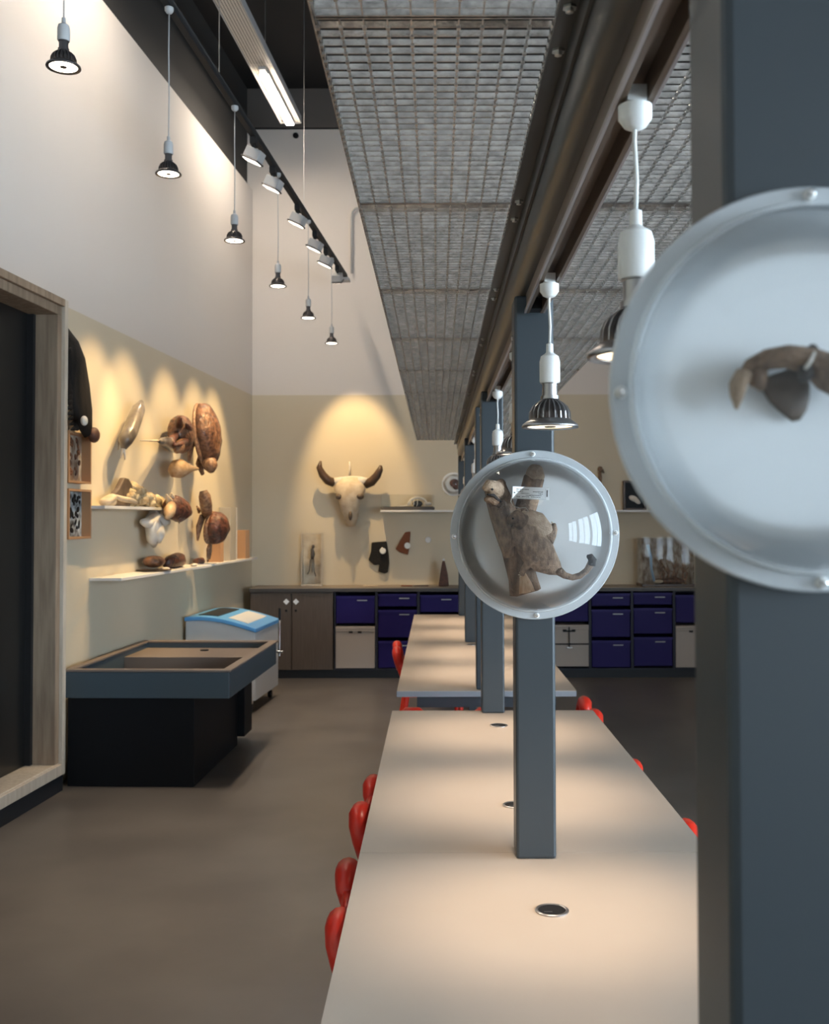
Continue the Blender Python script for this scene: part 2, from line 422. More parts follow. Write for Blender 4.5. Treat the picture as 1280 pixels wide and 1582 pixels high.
# ================================================================= pendant lamps
def pendant(name, label, loc, cord, white, group, lens, dark=False):
    """loc = centre of the rim"""
    t = thing(name, label, 'pendant lamp', loc, 0, group)
    mm = 'lamp_dark' if dark else 'lamp_metal'
    MB().lathe([(.050, .002), (.061, 0), (.062, .003), (.060, .008), (.046, .018), (.044, .019)], n=40, cap=False).build('rim', mm, t, smooth=True)
    MB().lathe([(.0495, .004), (.0495, .006)], n=32).build('lens', lens, t)
    MB().lathe([(.012, .0012), (.013, .0035)], n=20).build('lens_centre', 'lamp_dark', t)
    MB().lathe([(.040, .019), (.0385, .035), (.031, .052), (.021, .060), (.019, .066)], n=28).build('heat_sink', 'lamp_dark', t, smooth='auto')
    f = MB()
    for k in range(22):
        an = 2*PI*k/22; M = Matrix.Rotation(an, 4, 'Z')
        pts = [(.036, .019), (.0465, .019), (.0455, .034), (.040, .046), (.032, .054), (.022, .0605), (.018, .060)]
        f.prism(pts, lambda u, v, d: M @ Vector((u, d, v)), -.0012, .0012)
    f.build('fins', mm, t)
    MB().lathe([(.020, .060), (.020, .070), (.0165, .071), (.0165, .096), (.019, .097), (.019, .100)], n=24).build('screw_base', mm, t, smooth='auto')
    MB().lathe([(.0205, .0985), (.0225, .102), (.0225, .145), (.0195, .157), (.0105, .163), (.008, .166), (.0075, .184), (.004, .186)], n=28).build('lamp_holder', white, t, smooth='auto')
    h = cord
    pth = [(0, 0, .184), (.0015, 0, .184+(h-.184)*.3), (-.001, 0, .184+(h-.184)*.65), (0, 0, h-.02)]
    MB().tube(pth, .0028 if not dark else .0032, 8).build('cord', white, t, smooth=True)
    MB().lathe([(.006, h-.032), (.014, h-.028), (.021, h-.018), (.021, h-.002), (.0165, h-.001), (.0165, h+.0)], n=24).build('ceiling_rose', white, t, smooth='auto')
    if not dark: MB().box(-.012, .012, -.016, .016, h+.0, h+.020).build('rail_adapter', white, t)
    lamp('lamp_light', 'SPOT', (0, 0, -.004), P_TABLE if not dark else P_WALL, WARM, (0, 0, -1), t, spot_size=R(62), spot_blend=1, shadow_soft_size=.04)
    return t
lampY = [(1.282, 'nearest the big dome, rim half hidden behind it'), (2.26, 'right above the middle specimen dome'), (3.20, 'hidden mostly behind the middle post'),
         (4.17, 'before the post ending the second table'), (5.75, 'first beyond the gap, behind posts'), (6.62, 'second beyond the gap'),
         (7.75, 'over the last table, nearer of two'), (8.65, 'over the last table, farther of two')]
t0 = pendant('rail_pendant_lamp', 'finned grey spotlight bulb on white cord, ' + lampY[0][1], (.25, lampY[0][0], 1.80), .318, 'white_plastic', 'finned bulbs over the tables', 'lens_on')
for y, lab in lampY[1:]:
    dup(t0, (.25, y, 1.80), None, 'finned grey spotlight bulb on white cord, ' + lab, None)
# left wall pendants from the ceiling track
TRZ = 4.06
WP = [(98, 105, 'nearest, at top left'), (260, 270, 'second from the left'), (362, 373, 'third from the left'),
      (429, 443, 'fourth from the left'), (476, 492, 'fifth from the left'), (512, 531, 'farthest and smallest')]
t0 = None
for px, py, lab in WP:
    p = on_z(px, py, 3.25); lab = 'dark finned bulb hanging low from the ceiling track, ' + lab
    if t0 is None: t0 = pendant('track_pendant_lamp', lab, p, TRZ-3.25, 'grey_plastic', 'finned bulbs hanging from the ceiling track', 'lens_hot', True)
    else: dup(t0, p, None, lab)
P0 = on_z(98, 105, 3.25); P1 = on_z(512, 531, 3.25)
def trk(Y, z=TRZ): k = (Y-P0.y)/(P1.y-P0.y); return Vector((P0.x+(P1.x-P0.x)*k, Y, z))
TE = 10.55
ta = math.atan2(-(P1.x-P0.x), P1.y-P0.y)
tr = thing('ceiling_track', 'long black ceiling track carrying small spotlights beside the left wall', 'lighting track', trk(1.5), ta)
TL = (trk(TE)-trk(1.5)).length
MB().box(-.018, .018, 0, TL, .001, .035).build('track_profile', 'black', tr, bevel=.003)
MB().box(-.014, .014, 0, TL, .036, .055).build('track_spine', 'dark_paint', tr)
MB().box(-.045, .045, TL-.12, TL+.0, -.03, .0).build('end_box', 'grey_plastic', tr, bevel=.003)
for px, py in ((320, 65), (402, 195)):
    pass
for Y in (5.8, 8.3):
    p = trk(Y, TRZ+.056); tag(MB().cyl((0, 0, 0), (0, 0, CZ-p.z), .003, n=6).build('suspension_wire', 'steel', loc=p),
        'thin wire holding up the black track, %s one' % ('nearer' if Y < 7 else 'farther'), 'wire', 'track suspension wires')
# track spots
SP = [(6.62, (-.32, -.12), 'nearest the long tray light'), (7.18, (-.28, -.05), 'second along the track'), (8.05, (-.25, 0), 'third along the track'),
      (8.80, (-.22, 0), 'fourth along the track'), (9.35, (-.2, .1), 'fifth along the track'), (10.0, (0, .35), 'last, close to the back wall')]
for i, (Y, tgt, lab) in enumerate(SP):
    p = trk(Y, TRZ)
    t = thing('track_spotlight', 'small square grey spotlight on the black track, ' + lab, 'spotlight', p, 0, 'square spotlights on the ceiling track')
    MB().box(-.02, .02, -.05, .05, -.045, -.001).build('adapter', 'black', t, bevel=.003)
    MB().cyl((0, 0, -.07), (0, 0, -.046), .008).build('pivot', 'black', t)
    # head tilted towards its wall
    if i < 5: aim = Vector((wx(Y+.3)+.02, Y+.25, 1.75))
    else: aim = Vector((-.82, BY, 2.0))
    hc = Vector((0, 0, -.115)); d = (aim-(p+hc)).normalized()
    q = d.to_track_quat('-Z', 'Y').to_matrix().to_4x4(); M = Matrix.Translation(hc) @ q
    MB().box(-.045, .045, -.055, .055, -.022, .045, M).build('lamp_head', 'grey_plastic', t, bevel=.006)
    MB().box(-.052, .052, -.062, .062, -.034, -.0225, M).build('bezel', 'lamp_dark', t, bevel=.003)
    MB().box(-.040, .040, -.048, .048, -.037, -.0345, M).build('lens', 'lens_hot', t)
    lamp('spot_light', 'SPOT', hc+d*.05, P_TRACK, (1, .70, .34), aim-p, t, spot_size=R(40), spot_blend=.6, shadow_soft_size=.02)
# spot for the skull, from the last spot fitting too : second head looking at the back wall
# perforated tray with LED tubes
def tray_pt(px, py): return on_z(px, py, 5.50)
A = tray_pt(449, 190); B = tray_pt(350, 0)
dv = (A-B).normalized(); tz = math.atan2(-dv.x, dv.y)
ty = thing('light_tray', 'long perforated white metal light tray hanging near the black ceiling', 'ceiling light', A, tz)
LT = 9.6
MB().box(-.095, .095, -LT, -1.32, 0, .012).build('perforated_cover', 'perforated', ty)
MB().box(-.095, .095, -1.31, 0, .006, .012).build('lamp_bay', 'perforated', ty)
MB().box(-.103, -.096, -LT, 0, -.004, .07).box(.096, .103, -LT, 0, -.004, .07).box(-.103, .103, .001, .008, -.004, .07).build('side_rail', 'grey_plastic', ty)
MB().box(-.095, .095, -LT, 0, .062, .07).build('tray_back', 'dark_paint', ty)
MB().box(-.03, .03, -1.26, -1.18, -.02, .005).build('lamp_end', 'grey_plastic', ty)
for y0_, y1_ in ((-1.175, -.03), (-4.7, -3.2)):
    MB().box(-.036, .036, y0_, y1_, -.035, -.026).build('led_tube', 'tube', ty, bevel=.003)
    MB().box(-.038, .038, y0_-.005, y1_+.005, -.0255, .005).build('tube_light_shield', 'grey_plastic', ty)  # box added above each tube to keep its light off the bay
for yy in (-1.3, -5): MB().cyl((.04, yy, .07), (.04, yy, CZ-5.5), .003, n=6).build('hanger', 'steel', ty)

# conduit on the back wall
c0 = on_y(543, 422, BY-.03); c1 = on_y(543, 335, BY-.03); c2 = on_y(575, 321, BY-.03)
pts = [c0, c1, c1+Vector((.01, 0, .05)), c1+Vector((.04, 0, .085)), c1+Vector((.09, 0, .10)), Vector((c2.x, c2.y, c1.z+.10))]
q0 = c0.copy(); o = MB().tube([p-q0 for p in pts], .012, 10).build('conduit', 'grey_plastic', smooth=True, loc=q0)
tag(o, 'bent grey conduit pipe on the back wall above the track end', 'pipe')
p = on_y(422+0, 0, BY)
p = on_y(457, 210, BY-.001); tag(MB().lathe([(.03, 0), (.03, .02), (.02, .03)], axis=(0, -1, 0), n=16).build('wall_sensor', 'black_plastic', loc=p), 'small dark round fitting high on the back wall', 'fitting')

# ================================================================= chairs
def make_chair(label, loc, rz):
    t = thing('red_chair', label, 'chair', loc, rz)
    # local: faces +X; back at -X ; overall .68 high
    for s in (-1, 1):
        y = s*.185
        MB().tube([(.20, y, .375), (.205, y, .30), (.20, y*1.03, .16), (.215, y*1.06, .05), (.205, y*1.06, .020), (.17, y*1.06, .014), (.0, y*1.06, .014), (-.16, y*1.06, .022), (-.205, y*1.06, .045)],
                  [.016, .018, .018, .018, .016, .014, .014, .014, .012], 10).build('front_leg', 'red', t, smooth=True)
        MB().tube([(-.215, y*1.06, .03), (-.205, y*1.03, .16), (-.175, y, .31), (-.165, y, .39), (-.185, y*.98, .50), (-.215, y*.93, .60), (-.225, y*.86, .645)],
                  [.013, .018, .020, .023, .027, .030, .028], 10).build('rear_leg', 'red', t, smooth=True)
    # seat
    m = MB(); n = 12; top = []
    for i in range(n+1):
        x = -.17+.39*i/n; row = []
        for j in range(9):
            v = -1+2*j/8; row.append((x, v*.185, .385-.018*(1-v*v)*math.sin(PI*min(1, (i+1)/n)) + (-.02*((i/n-.8)/.2)**2 if i/n > .8 else 0)))
        top.append(row)
    V = [[m.b.verts.new(p) for p in row] for row in top]; V2 = [[m.b.verts.new((p[0], p[1], p[2]-.016)) for p in row] for row in top]
    for i in range(n):
        for j in range(8):
            m.b.faces.new((V[i][j], V[i+1][j], V[i+1][j+1], V[i][j+1])); m.b.faces.new((V2[i][j], V2[i][j+1], V2[i+1][j+1], V2[i+1][j]))
    for i in range(n):
        for j in (0, 8): m.b.faces.new((V[i][j], V2[i][j], V2[i+1][j], V[i+1][j]))
    for j in range(8):
        for i in (0, n): m.b.faces.new((V[i][j], V[i][j+1], V2[i][j+1], V2[i][j]))
    m.build('seat', 'red', t, smooth='auto')
    # backrest : centre panel, an ear at each upper corner with a hole beside it
    m = MB()
    m.tube([(-.17, 0, .40), (-.19, 0, .48), (-.210, 0, .55), (-.222, 0, .61), (-.228, 0, .648)], [.08, .085, .10, .125, .135], 20, flat=.09, up=(1, 0, 0))
    m.build('backrest', 'red', t, smooth=True)
    for s in (-1, 1):
        MB().tube([(-.208, s*.172, .55), (-.220, s*.174, .60), (-.228, s*.170, .640), (-.231, s*.152, .662), (-.231, s*.126, .662), (-.229, s*.104, .642), (-.224, s*.094, .605)],
                  [.026, .031, .034, .034, .033, .031, .022], 14).build('ear', 'red', t, smooth=True)
    t.scale = (1.0, 1.22, 1.05)
    return t
CH = [(.01, 2.51, 2, 'red plastic chair left of the nearest tables, lowest in the picture'),
      (.005, 3.37, -3, 'red plastic chair left of the second table with its hole showing'),
      (-.045, 7.34, 2, 'red plastic chair standing left of the far table, seen from its side'),
      (.06, 5.08, 90, 'red plastic chair in the gap between tables, left of the middle post'),
      (.495, 2.85, 180, 'red plastic chair right of the second table beside the big post'),
      (.462, 3.64, 172, 'red plastic chair showing a tiny tip right of the second table'),
      (.50, 4.96, 180, 'red plastic chair in the gap between tables, right of the middle post')]
c0 = None
for x, y, r, lab in CH:
    if c0 is None: c0 = make_chair(lab, (x, y, 0), R(r)); c0['group'] = 'red plastic chairs around the tables'
    else: dup(c0, (x, y, 0), R(r), lab)

# ================================================================= back counter
CF, CTZ = 10.5, .911
def bx(px, Y=CF): return on_y(px, 950, Y).x
def bz(py, Y=CF): return on_y(640, py, Y).z
X0 = bx(385); X1 = 4.0
tag(MB().box(X0, X1, CF-.02, BY-.002, CTZ-.004, CTZ).build('worktop', 'counter'), 'long brown worktop along the back wall', 'worktop')
o = bpy.data.objects['worktop']
MB().box(X0, X1, CF-.02, BY-.002, CTZ-.035, CTZ-.0042).build('front_edge', 'counter_edge', o)
CB = .085
cb = thing('wooden_cabinet', 'brown two-door cabinet at the left end of the back counter', 'cabinet', (X0, CF, 0))
cw = bx(514)-X0
MB().box(0.002, cw, .02, .48, CB, CTZ-.036).build('body', 'cabinet_wood', cb)
for k in range(2):
    x0 = .012+k*cw*.5; x1 = x0+cw*.5-.014
    d = MB().box(x0, x1, .0, .0195, CB+.003, CTZ-.05).build('door', 'cabinet_wood', cb, bevel=.002)
    cxk = cw*.5+(-.075 if k == 0 else .075)*.65
    MB().box(-.022, .022, -.002, -.0003, -.022, .022, Matrix.Translation((cxk, 0, .775)) @ Matrix.Rotation(R(45), 4, 'Y')).build('diamond_sticker', 'paper', d)
    MB().lathe([(.012, 0), (.012, .012)], (cxk, 0, .685), (0, -1, 0), 14).build('lock', 'black_plastic', d)
tag(MB().box(X0, X1, CF+.03, BY-.002, 0, CB-.001).build('counter_plinth', 'plinth'), 'black recessed plinth under the back counter', 'plinth')
# shelving bays
def bay(px0, px1, rows, lab):
    x0, x1 = bx(px0), bx(px1)
    t = thing('shelving_unit', 'dark open shelving unit under the back counter, ' + lab, 'shelving', (x0, CF, 0), 0, 'shelving bays under the back counter')
    W = x1-x0
    m = MB().box(.001, .012, 0, .45, CB, CTZ-.036).box(W-.012, W-.001, 0, .45, CB, CTZ-.036).box(.012, W-.012, .44, .45, CB, CTZ-.036)
    m.box(.012, W-.012, 0, .45, CB, CB+.012).build('carcass', 'shelf_carcass', t)
    for (py0, py1, kind, rl_) in rows:
        z0, z1 = max(bz(py1), CB+.014), bz(py0)
        if kind == 'b':
            b = thing('blue_drawer_bin', 'dark blue plastic bin, %s of the bay %s' % (rl_, lab), 'storage bin', (x0+W/2, CF+.01, z0), 0, 'blue bins under the back counter')
            hw = W/2-.018; hh = z1-z0-.010
            MB().box(-hw, hw, 0, .4, 0, hh).build('bin_body', 'blue_bin', b, bevel=.006)
            MB().box(-hw-.003, hw+.003, -.008, -.0005, hh-.022, hh).build('rim', 'blue_lip', b)
            if hh > .07 or True:
                MB().box(hw*.1, hw*.62, -.012, -.0085, hh-.050 if hh > .09 else hh-.019, (hh-.050 if hh > .09 else hh-.019)+.010).build('label_strip', 'flange', b)
        else:
            b = thing('pale_crate', 'pale grey lidded crate, %s of the bay %s' % (rl_, lab), 'crate', (x0+W/2, CF+.005, z0), 0, 'pale crates under the back counter')
            hw = W/2-.016; hh = z1-z0-.006
            MB().box(-hw, hw, 0, .4, 0, hh-.05).build('crate_body', 'crate', b, bevel=.005)
            m = MB().box(-hw-.002, hw+.002, -.008, .4, hh-.048, hh-.03).box(-hw, -hw+.012, -.006, -.0005, 0, hh-.05).box(hw-.012, hw, -.006, -.0005, 0, hh-.05)
            m.box(-hw*.8, -hw*.76, -.005, -.0005, .03, hh-.06).box(hw*.76, hw*.8, -.005, -.0005, .03, hh-.06).box(-hw+.012, hw-.012, -.006, -.0005, 0, .02)
            m.build('crate_rib', 'crate', b)
            MB().box(-hw-.002, hw+.002, -.010, .4, hh-.028, hh).build('lid', 'crate', b, bevel=.004)
            for s in (-1, 1): MB().box(s*.045-.02, s*.045+.02, -.0125, -.0085, hh-.065, hh-.046).build('latch', 'black_plastic', b)
            if kind == 'cs':
                MB().box(-.006, .006, -.016, -.013, hh-.22, hh-.02).box(-hw, hw, -.016, -.013, hh-.20, hh-.185).box(-.06, .06, -.017, -.0165, hh-.07, hh-.055).build('strap', 'black_plastic', b)
                MB().box(-.03, .03, -.020, -.017, hh-.235, hh-.221).build('buckle', 'chrome', b)
    return t
wh = [(919, 963, 'b', 'upper one'), (967, 1032, 'c', 'lower one')]
b3 = [(916, 937, 'b', 'top one'), (941, 985, 'b', 'middle one'), (989, 1032, 'b', 'bottom one')]
bay(516, 581, wh, 'beside the brown cabinet')
bay(581, 646, b3, 'second from the brown cabinet')
bay(646, 711, [(918, 946, 'b', 'top one'), (950, 988, 'b', 'middle one'), (991, 1032, 'b', 'bottom one')], 'third from the brown cabinet')
bay(711, 776, b3, 'hidden behind the posts')
bay(846, 911, [(919, 961, 'b', 'upper one'), (965, 1030, 'cs', 'lower strapped one')], 'just right of the middle post')
bay(781, 846, wh, 'straight behind the middle post')
bay(911, 976, b3, 'right of the strapped crate')
bay(976, 1041, [(915, 935, 'b', 'top one'), (939, 980, 'b', 'middle one'), (984, 1030, 'b', 'bottom one')], 'second right of the strapped crate')
bay(1041, 1106, wh, 'beside the big post')

# ---- objects on and above the counter
# cattle skull
sk = on_y(540, 765, BY-.001); s_ = sk.y/1600
t = thing('cattle_skull', 'large horned cattle skull hanging on the back wall', 'skull', sk)
def sp(px, py, d): v = on_y(px, py, BY-d); return v-sk
m = MB()
m.tube([sp(540, 742, .10), sp(540, 755, .14), sp(540, 770, .16), sp(540, 785, .15), sp(541, 800, .12), sp(541, 812, .09)], [.13, .165, .125, .10, .082, .045], 18, flat=.6, up=(0, 1, 0))
m.jitter(.014, 3, 9); m.build('cranium', 'bone', t, smooth=True)
MB().tube([sp(512, 744, .10), sp(526, 745, .11), sp(540, 744, .11), sp(556, 744, .11), sp(570, 744, .10)], [.035, .055, .06, .055, .035], 12).build('horn_base', 'bone_white', t, smooth=True)
for s in (-1, 1): MB().ell(sp(540+s*16, 767, .17), (.042, .07, .034)).build('eye_socket', 'shell_grey', t, smooth=True)
MB().ell(sp(541, 797, .20), (.02, .03, .05)).build('nose_hollow', 'shell_grey', t, smooth=True)
MB().tube([sp(516, 746, .10), sp(506, 742, .12), sp(498, 733, .14), sp(493, 722, .15), sp(495, 712, .15)], [.048, .048, .042, .032, .012], 12).build('horn', 'horn', t, smooth=True)
MB().tube([sp(564, 748, .10), sp(574, 744, .12), sp(582, 735, .14), sp(587, 725, .15), sp(588, 719, .15)], [.050, .050, .044, .032, .014], 12).build('horn', 'horn', t, smooth=True)
p = on_y(540, 738, BY-.001)
t = tag(MB().tube([(0, -.02, 0), (0, -.03, .05), (.004, -.03, .1), (0, -.02, .15)], [.012, .008, .012, .006], 8).build('small_bone', 'bone_white', smooth=True, loc=p+Vector((0, 0, .02))), 'thin white upright bone on the wall above the skull', 'bone')
# glass box with skeleton, standing on the counter
def glass_box(name, label, loc, w_, d_, h_, rz=0, base='wood_pale', bh=.015, edge=None, cat='display case'):
    t = thing(name, label, cat, loc, rz)
    MB().box(-w_/2, w_/2, -d_/2, d_/2, 0, bh).build('base', base, t, bevel=.003)
    MB().box(-w_/2+.004, w_/2-.004, -d_/2+.004, d_/2-.004, bh+.001, h_).build('glass_cover', 'case_clear', t)
    if edge:
        m = MB(); e = .007
        for sx in (-1, 1):
            for sy in (-1, 1): m.box(sx*w_/2-(e if sx > 0 else 0), sx*w_/2+(0 if sx > 0 else e), sy*d_/2-(e if sy > 0 else 0), sy*d_/2+(0 if sy > 0 else e), bh+.001, h_+.002)
        m.box(-w_/2, w_/2, -d_/2, -d_/2+e, h_-e+.002, h_+.002).box(-w_/2, w_/2, d_/2-e, d_/2, h_-e+.002, h_+.002)
        m.build('edge_frame', edge, t)
    return t
p = on_y(482, 905, 10.86)
t = glass_box('glass_case', 'tall narrow clear case with a small skeleton on the back counter', (p.x, 10.86, CTZ+.001), .215, .13, .55, 0, 'wood_pale', .02, 'wood_pale')
m = MB()
m.tube([(0, 0, .28), (.006, 0, .33), (.0, 0, .39)], [.016, .024, .014], 8).ell((.01, -.005, .41), (.018, .02, .02)).tube([(-.05, 0, .12), (-.03, 0, .16), (-.02, 0, .28)], .005, 6).tube([(.04, 0, .10), (.02, 0, .15), (.015, 0, .28)], .005, 6)
m.tube([(0, 0, .14), (0, 0, .28)], .004, 6).build('skeleton', 'shell_grey', t, smooth=True)
MB().box(-.10, .10, .05, .055, .022, .54).build('backboard', 'bone', t)
# pelts on the wall with white magnets
def pelt(name, label, outline, m, disc=None):
    c = on_y(sum(a for a, b in outline)/len(outline), sum(b for a, b in outline)/len(outline), BY-.003)
    pts = [on_y(a, b, BY-.003)-c for a, b in outline]
    t = thing(name, label, 'pelt piece', c)
    MB().prism([(q.x, q.z) for q in pts], lambda u, v, d: (u, d, v), 0, -.03).build('hide', m, t, bevel=.008)
    if disc:
        q = on_y(*disc, BY-.05)-c
        MB().lathe([(.033, 0), (.033, .008), (.028, .012)], q, (0, -1, 0), 20).build('round_tag', 'white_plastic', t, smooth='auto')
pelt('black_pelt', 'shaggy black pelt piece on the wall with a white round tag', [(574, 838), (597, 836), (600, 855), (601, 870), (599, 884), (594, 886), (584, 883), (586, 872), (578, 873), (569, 865), (573, 852)], 'pelt_black', (591, 851))
pelt('brown_pelt', 'reddish brown wedge of pelt on the wall with a white tag', [(626, 822), (634, 821), (632, 845), (630, 857), (617, 853), (611, 848), (618, 835)], 'pelt_brown', (629, 843))
p = on_y(661, 834, BY-.001); tag(MB().lathe([(.033, 0), (.033, .01), (.028, .014)], axis=(0, -1, 0), n=20).build('wall_disc', 'shelf_white', loc=p, smooth='auto'), 'plain white round disc on the wall right of the brown pelt', 'disc')
p = on_y(685, 902, 10.8)
t = thing('wooden_wedge', 'tall brown wedge of wood standing on the back counter', 'specimen', (p.x, 10.8, CTZ+.001))
MB().prism([(-.055, 0), (.055, 0), (.045, .12), (.012, .26), (-.012, .26), (-.035, .13)], lambda u, v, d: (u, d, v), -.03, .03).build('body', 'feather_brown', t, bevel=.008)
MB().ell((0, 0, .272), (.014, .014, .012)).build('knob', 'white_plastic', t, smooth=True)
for px, w_, lab in ((650, .16, 'flat dark strip lying on the back counter'), (628, .12, 'small brown chip lying left of the dark strip on the counter'), (572, .15, 'thin pale strip lying on the counter under the skull')):
    p = on_y(px, 904, 10.75); tag(MB().box(-w_/2, w_/2, -.03, .03, 0, .008).jitter(.003, px, 20).build('flat_specimen', {650: 'horn', 628: 'pelt_brown', 572: 'bone'}[px], loc=(p.x, 10.75, CTZ+.003), bevel=.002), lab, 'specimen')
# wall shelves
def shelf(px0, px1, py, label, name='wall_shelf', dpt=.24):
    a = on_y(px0, py, BY-dpt); b = on_y(px1, py, BY-dpt)
    return tag(MB().box(0, b.x-a.x, -dpt+.001, -.001, -.022, 0).build(name, 'shelf_white', loc=(a.x, BY, a.z), bevel=.002), label, 'shelf')
sh1 = shelf(587, 760, 788, 'pale shelf on the back wall right of the skull')
sh2 = shelf(900, 1120, 788, 'pale shelf on the back wall right of the middle dome')
z = sh1.location.z+.001
p = on_y(630, 788, BY-.12)
t = glass_box('glass_case', 'low clear case holding an arched small skeleton on the shelf', (p.x, BY-.125, z), .56, .17, .16, 0, 'counter_edge', .028)
MB().box(-.265, .265, -.07, .07, .029, .036).build('plinth_step', 'counter_edge', t)
m = MB(); arc = []
for k in range(9):
    a = PI*k/8; arc.append((.10-.10*math.cos(a), 0, .045+.085*math.sin(a)))
m.tube(arc, [.008, .012, .014, .015, .015, .014, .014, .012, .010], 8)
for k in (1, 2, 3): m.tube([arc[k+1], (arc[k+1][0], -.03, .06), (arc[k+1][0]-.01, -.01, .04)], .004, 6)
m.ell((.215, 0, .065), (.035, .02, .02)).tube([(.18, 0, .09), (.17, -.02, .06), (.18, -.02, .04)], .005, 6).tube([(-.0, 0, .05), (-.06, 0, .042), (-.12, 0, .04)], [.006, .004, .002], 6)
m.build('skeleton', 'bone_white', t, smooth=True)
MB().ell((.10, .01, .065), (.055, .02, .035)).build('body_shadow_form', 'black_plastic', t, smooth=True).name = 'body_shade'  # black solid standing in for shade under the arched skeleton
# small wall dome by the posts
p = on_y(700, 748, BY-.002)
t = thing('small_wall_dome', 'small white-rimmed dome with a dark brown specimen on the back wall', 'display dome', p)
MB().lathe([(.125, 0), (.125, .014), (.115, .02)], (0, 0, 0), (0, -1, 0), 32).build('backing_disc', 'white_plastic', t, smooth='auto')
MB().ell((.01, -.05, .01), (.05, .03, .045)).ell((.03, -.06, -.03), (.035, .02, .03)).build('specimen', 'shell_red', t, smooth=True)
MB().lathe([(.105*math.cos(a), .021+.08*math.sin(a)) for a in [PI/2*k/8 for k in range(9)][:-1]]+[(.001, .101)], (0, 0, 0), (0, -1, 0), 32, cap=False).build('clear_dome', 'dome_clear', t, smooth=True)
# small figure on the wall right
p = on_y(926, 735, BY-.002)
tag(MB().tube([(0, -.02, -.1), (.0, -.03, -.03), (-.005, -.03, .04)], [.014, .02, .018], 8).ell((.0, -.035, .07), (.025, .025, .028)).tube([(0, -.03, .05), (.03, -.035, .06), (.035, -.04, .03)], .008, 6).jitter(.004, 2, 20).build('small_animal_mount', 'fur', smooth=True, loc=p), 'tiny brown mounted animal above the right wall shelf', 'mounted animal')
p = on_y(980, 786, BY-.04)
t = thing('framed_shell', 'dark framed box with a white shell on the right wall shelf', 'framed specimen', (p.x, BY-.04, sh2.location.z+.001))
m = MB(); W_, H_ = .245, .31
m.box(-W_/2, -W_/2+.02, -.03, .03, 0, H_).box(W_/2-.02, W_/2, -.03, .03, 0, H_).box(-W_/2+.02, W_/2-.02, -.03, .03, 0, .02).box(-W_/2+.02, W_/2-.02, -.03, .03, H_-.02, H_).build('frame', 'horn', t, bevel=.003)
MB().box(-W_/2+.02, W_/2-.02, .02, .025, .02, H_-.02).build('backing', 'black_plastic', t)
MB().ell((-.01, -.0, .12), (.055, .015, .03), (0, .4, 0)).ell((.02, -.002, .10), (.05, .015, .025), (0, .7, 0)).build('white_shell', 'bone_white', t, smooth=True)
# diorama case right
p = on_y(1027, 902, 10.76)
t = glass_box('diorama_case', 'clear glass diorama case with dry plants on the counter at right', (p.x, 10.76, CTZ+.001), .54, .30, .50, 0, 'horn', .025)
MB().box(-.255, .255, .12, .128, .027, .49).build('painted_backdrop', 'specimen_card', t)
MB().tube([(-.19, -.05, .42), (-.165, -.08, .30), (-.16, -.08, .18), (-.13, -.08, .05)], [.04, .035, .032, .028], 8, flat=.4).build('blue_reflection', 'reflection_blue', t, smooth=True)  # solid blue strip standing in for a reflection in the case glass
m = MB()
for k in range(14):
    a = random.uniform(-.06, .2); m.tube([(a, random.uniform(-.05, .06), .03), (a+random.uniform(-.05, .05), 0, .13), (a+random.uniform(-.1, .1), 0, random.uniform(.16, .36))], [.012, .008, .004], 5)
m.jitter(.01, 4, 10).build('dry_plants', 'skin_tan', t, smooth=True)
MB().ell((.05, 0, .05), (.17, .08, .035)).jitter(.015, 5, 12).build('soil_mound', 'shell_brown', t, smooth=True)
MB().ell((-.09, -.09, .05), (.05, .02, .02)).build('pale_stone', 'bone', t, smooth=True)

# ================================================================= sandbox, freezer
SY = 6.225; ST = .692
t = thing('sand_table', 'blue-grey square tray table on a black base beside the timber frame', 'tray table', (-1.70, SY, 0), R(-1.9))
xl, xr, sd = -.525, .465, 1.50
zb = ST-.157
MB().box(xl, xr, 0, .035, zb, ST).box(xl, xr, sd-.035, sd, zb, ST).box(xl, xl+.035, .035, sd-.035, zb, ST).box(xr-.035, xr, .035, sd-.035, zb, ST).build('tray_side', 'tray_blue', t, bevel=.004)
m = MB(); e = .012
m.box(xl-.003, xr+e, -e, .045, ST+.001, ST+.016).box(xl-.003, xr+e, sd-.045, sd+e, ST+.001, ST+.016).box(xl-.003, xl+.045, .045, sd-.045, ST+.001, ST+.016).box(xr-.045, xr+e, .045, sd-.045, ST+.001, ST+.016)
m.build('rim', 'tray_in', t, bevel=.004)
MB().box(xl+.036, xr-.036, .036, sd-.036, zb, zb+.01).build('tray_bottom', 'base_black', t)
MB().box(xl+.036, xr-.036, .95, sd-.036, zb+.011, ST-.035).build('inner_ledge', 'tray_in', t, bevel=.004)
MB().lathe([(.03, 0), (.03, .006)], (-.02, 1.3, ST-.034), n=16).build('drain', 'black_plastic', t)
MB().box(xl+.001, .245, .04, 1.2, 0, zb-.001).build('base', 'base_black', t, bevel=.003)
MB().box(xl+.02, .295, 1.2, sd-.05, .06, zb-.001).build('rear_base', 'base_black', t, bevel=.003)
p = Vector((-1.70+xr+e+.012+.048, SY+sd-.08, ST))
t = thing('crank_rod', 'thin chrome rod clamped to the far corner of the grey tray', 'rod', p)
MB().cyl((.012, 0, -.09), (.012, 0, .17), .008).build('rod', 'chrome', t, smooth='auto')
MB().cyl((.012, 0, .172), (.012, 0, .26), .009).build('grip', 'black_plastic', t, smooth='auto')
MB().cyl((-.01, 0, -.06), (.035, 0, -.06), .011).build('clamp', 'chrome', t, smooth='auto')
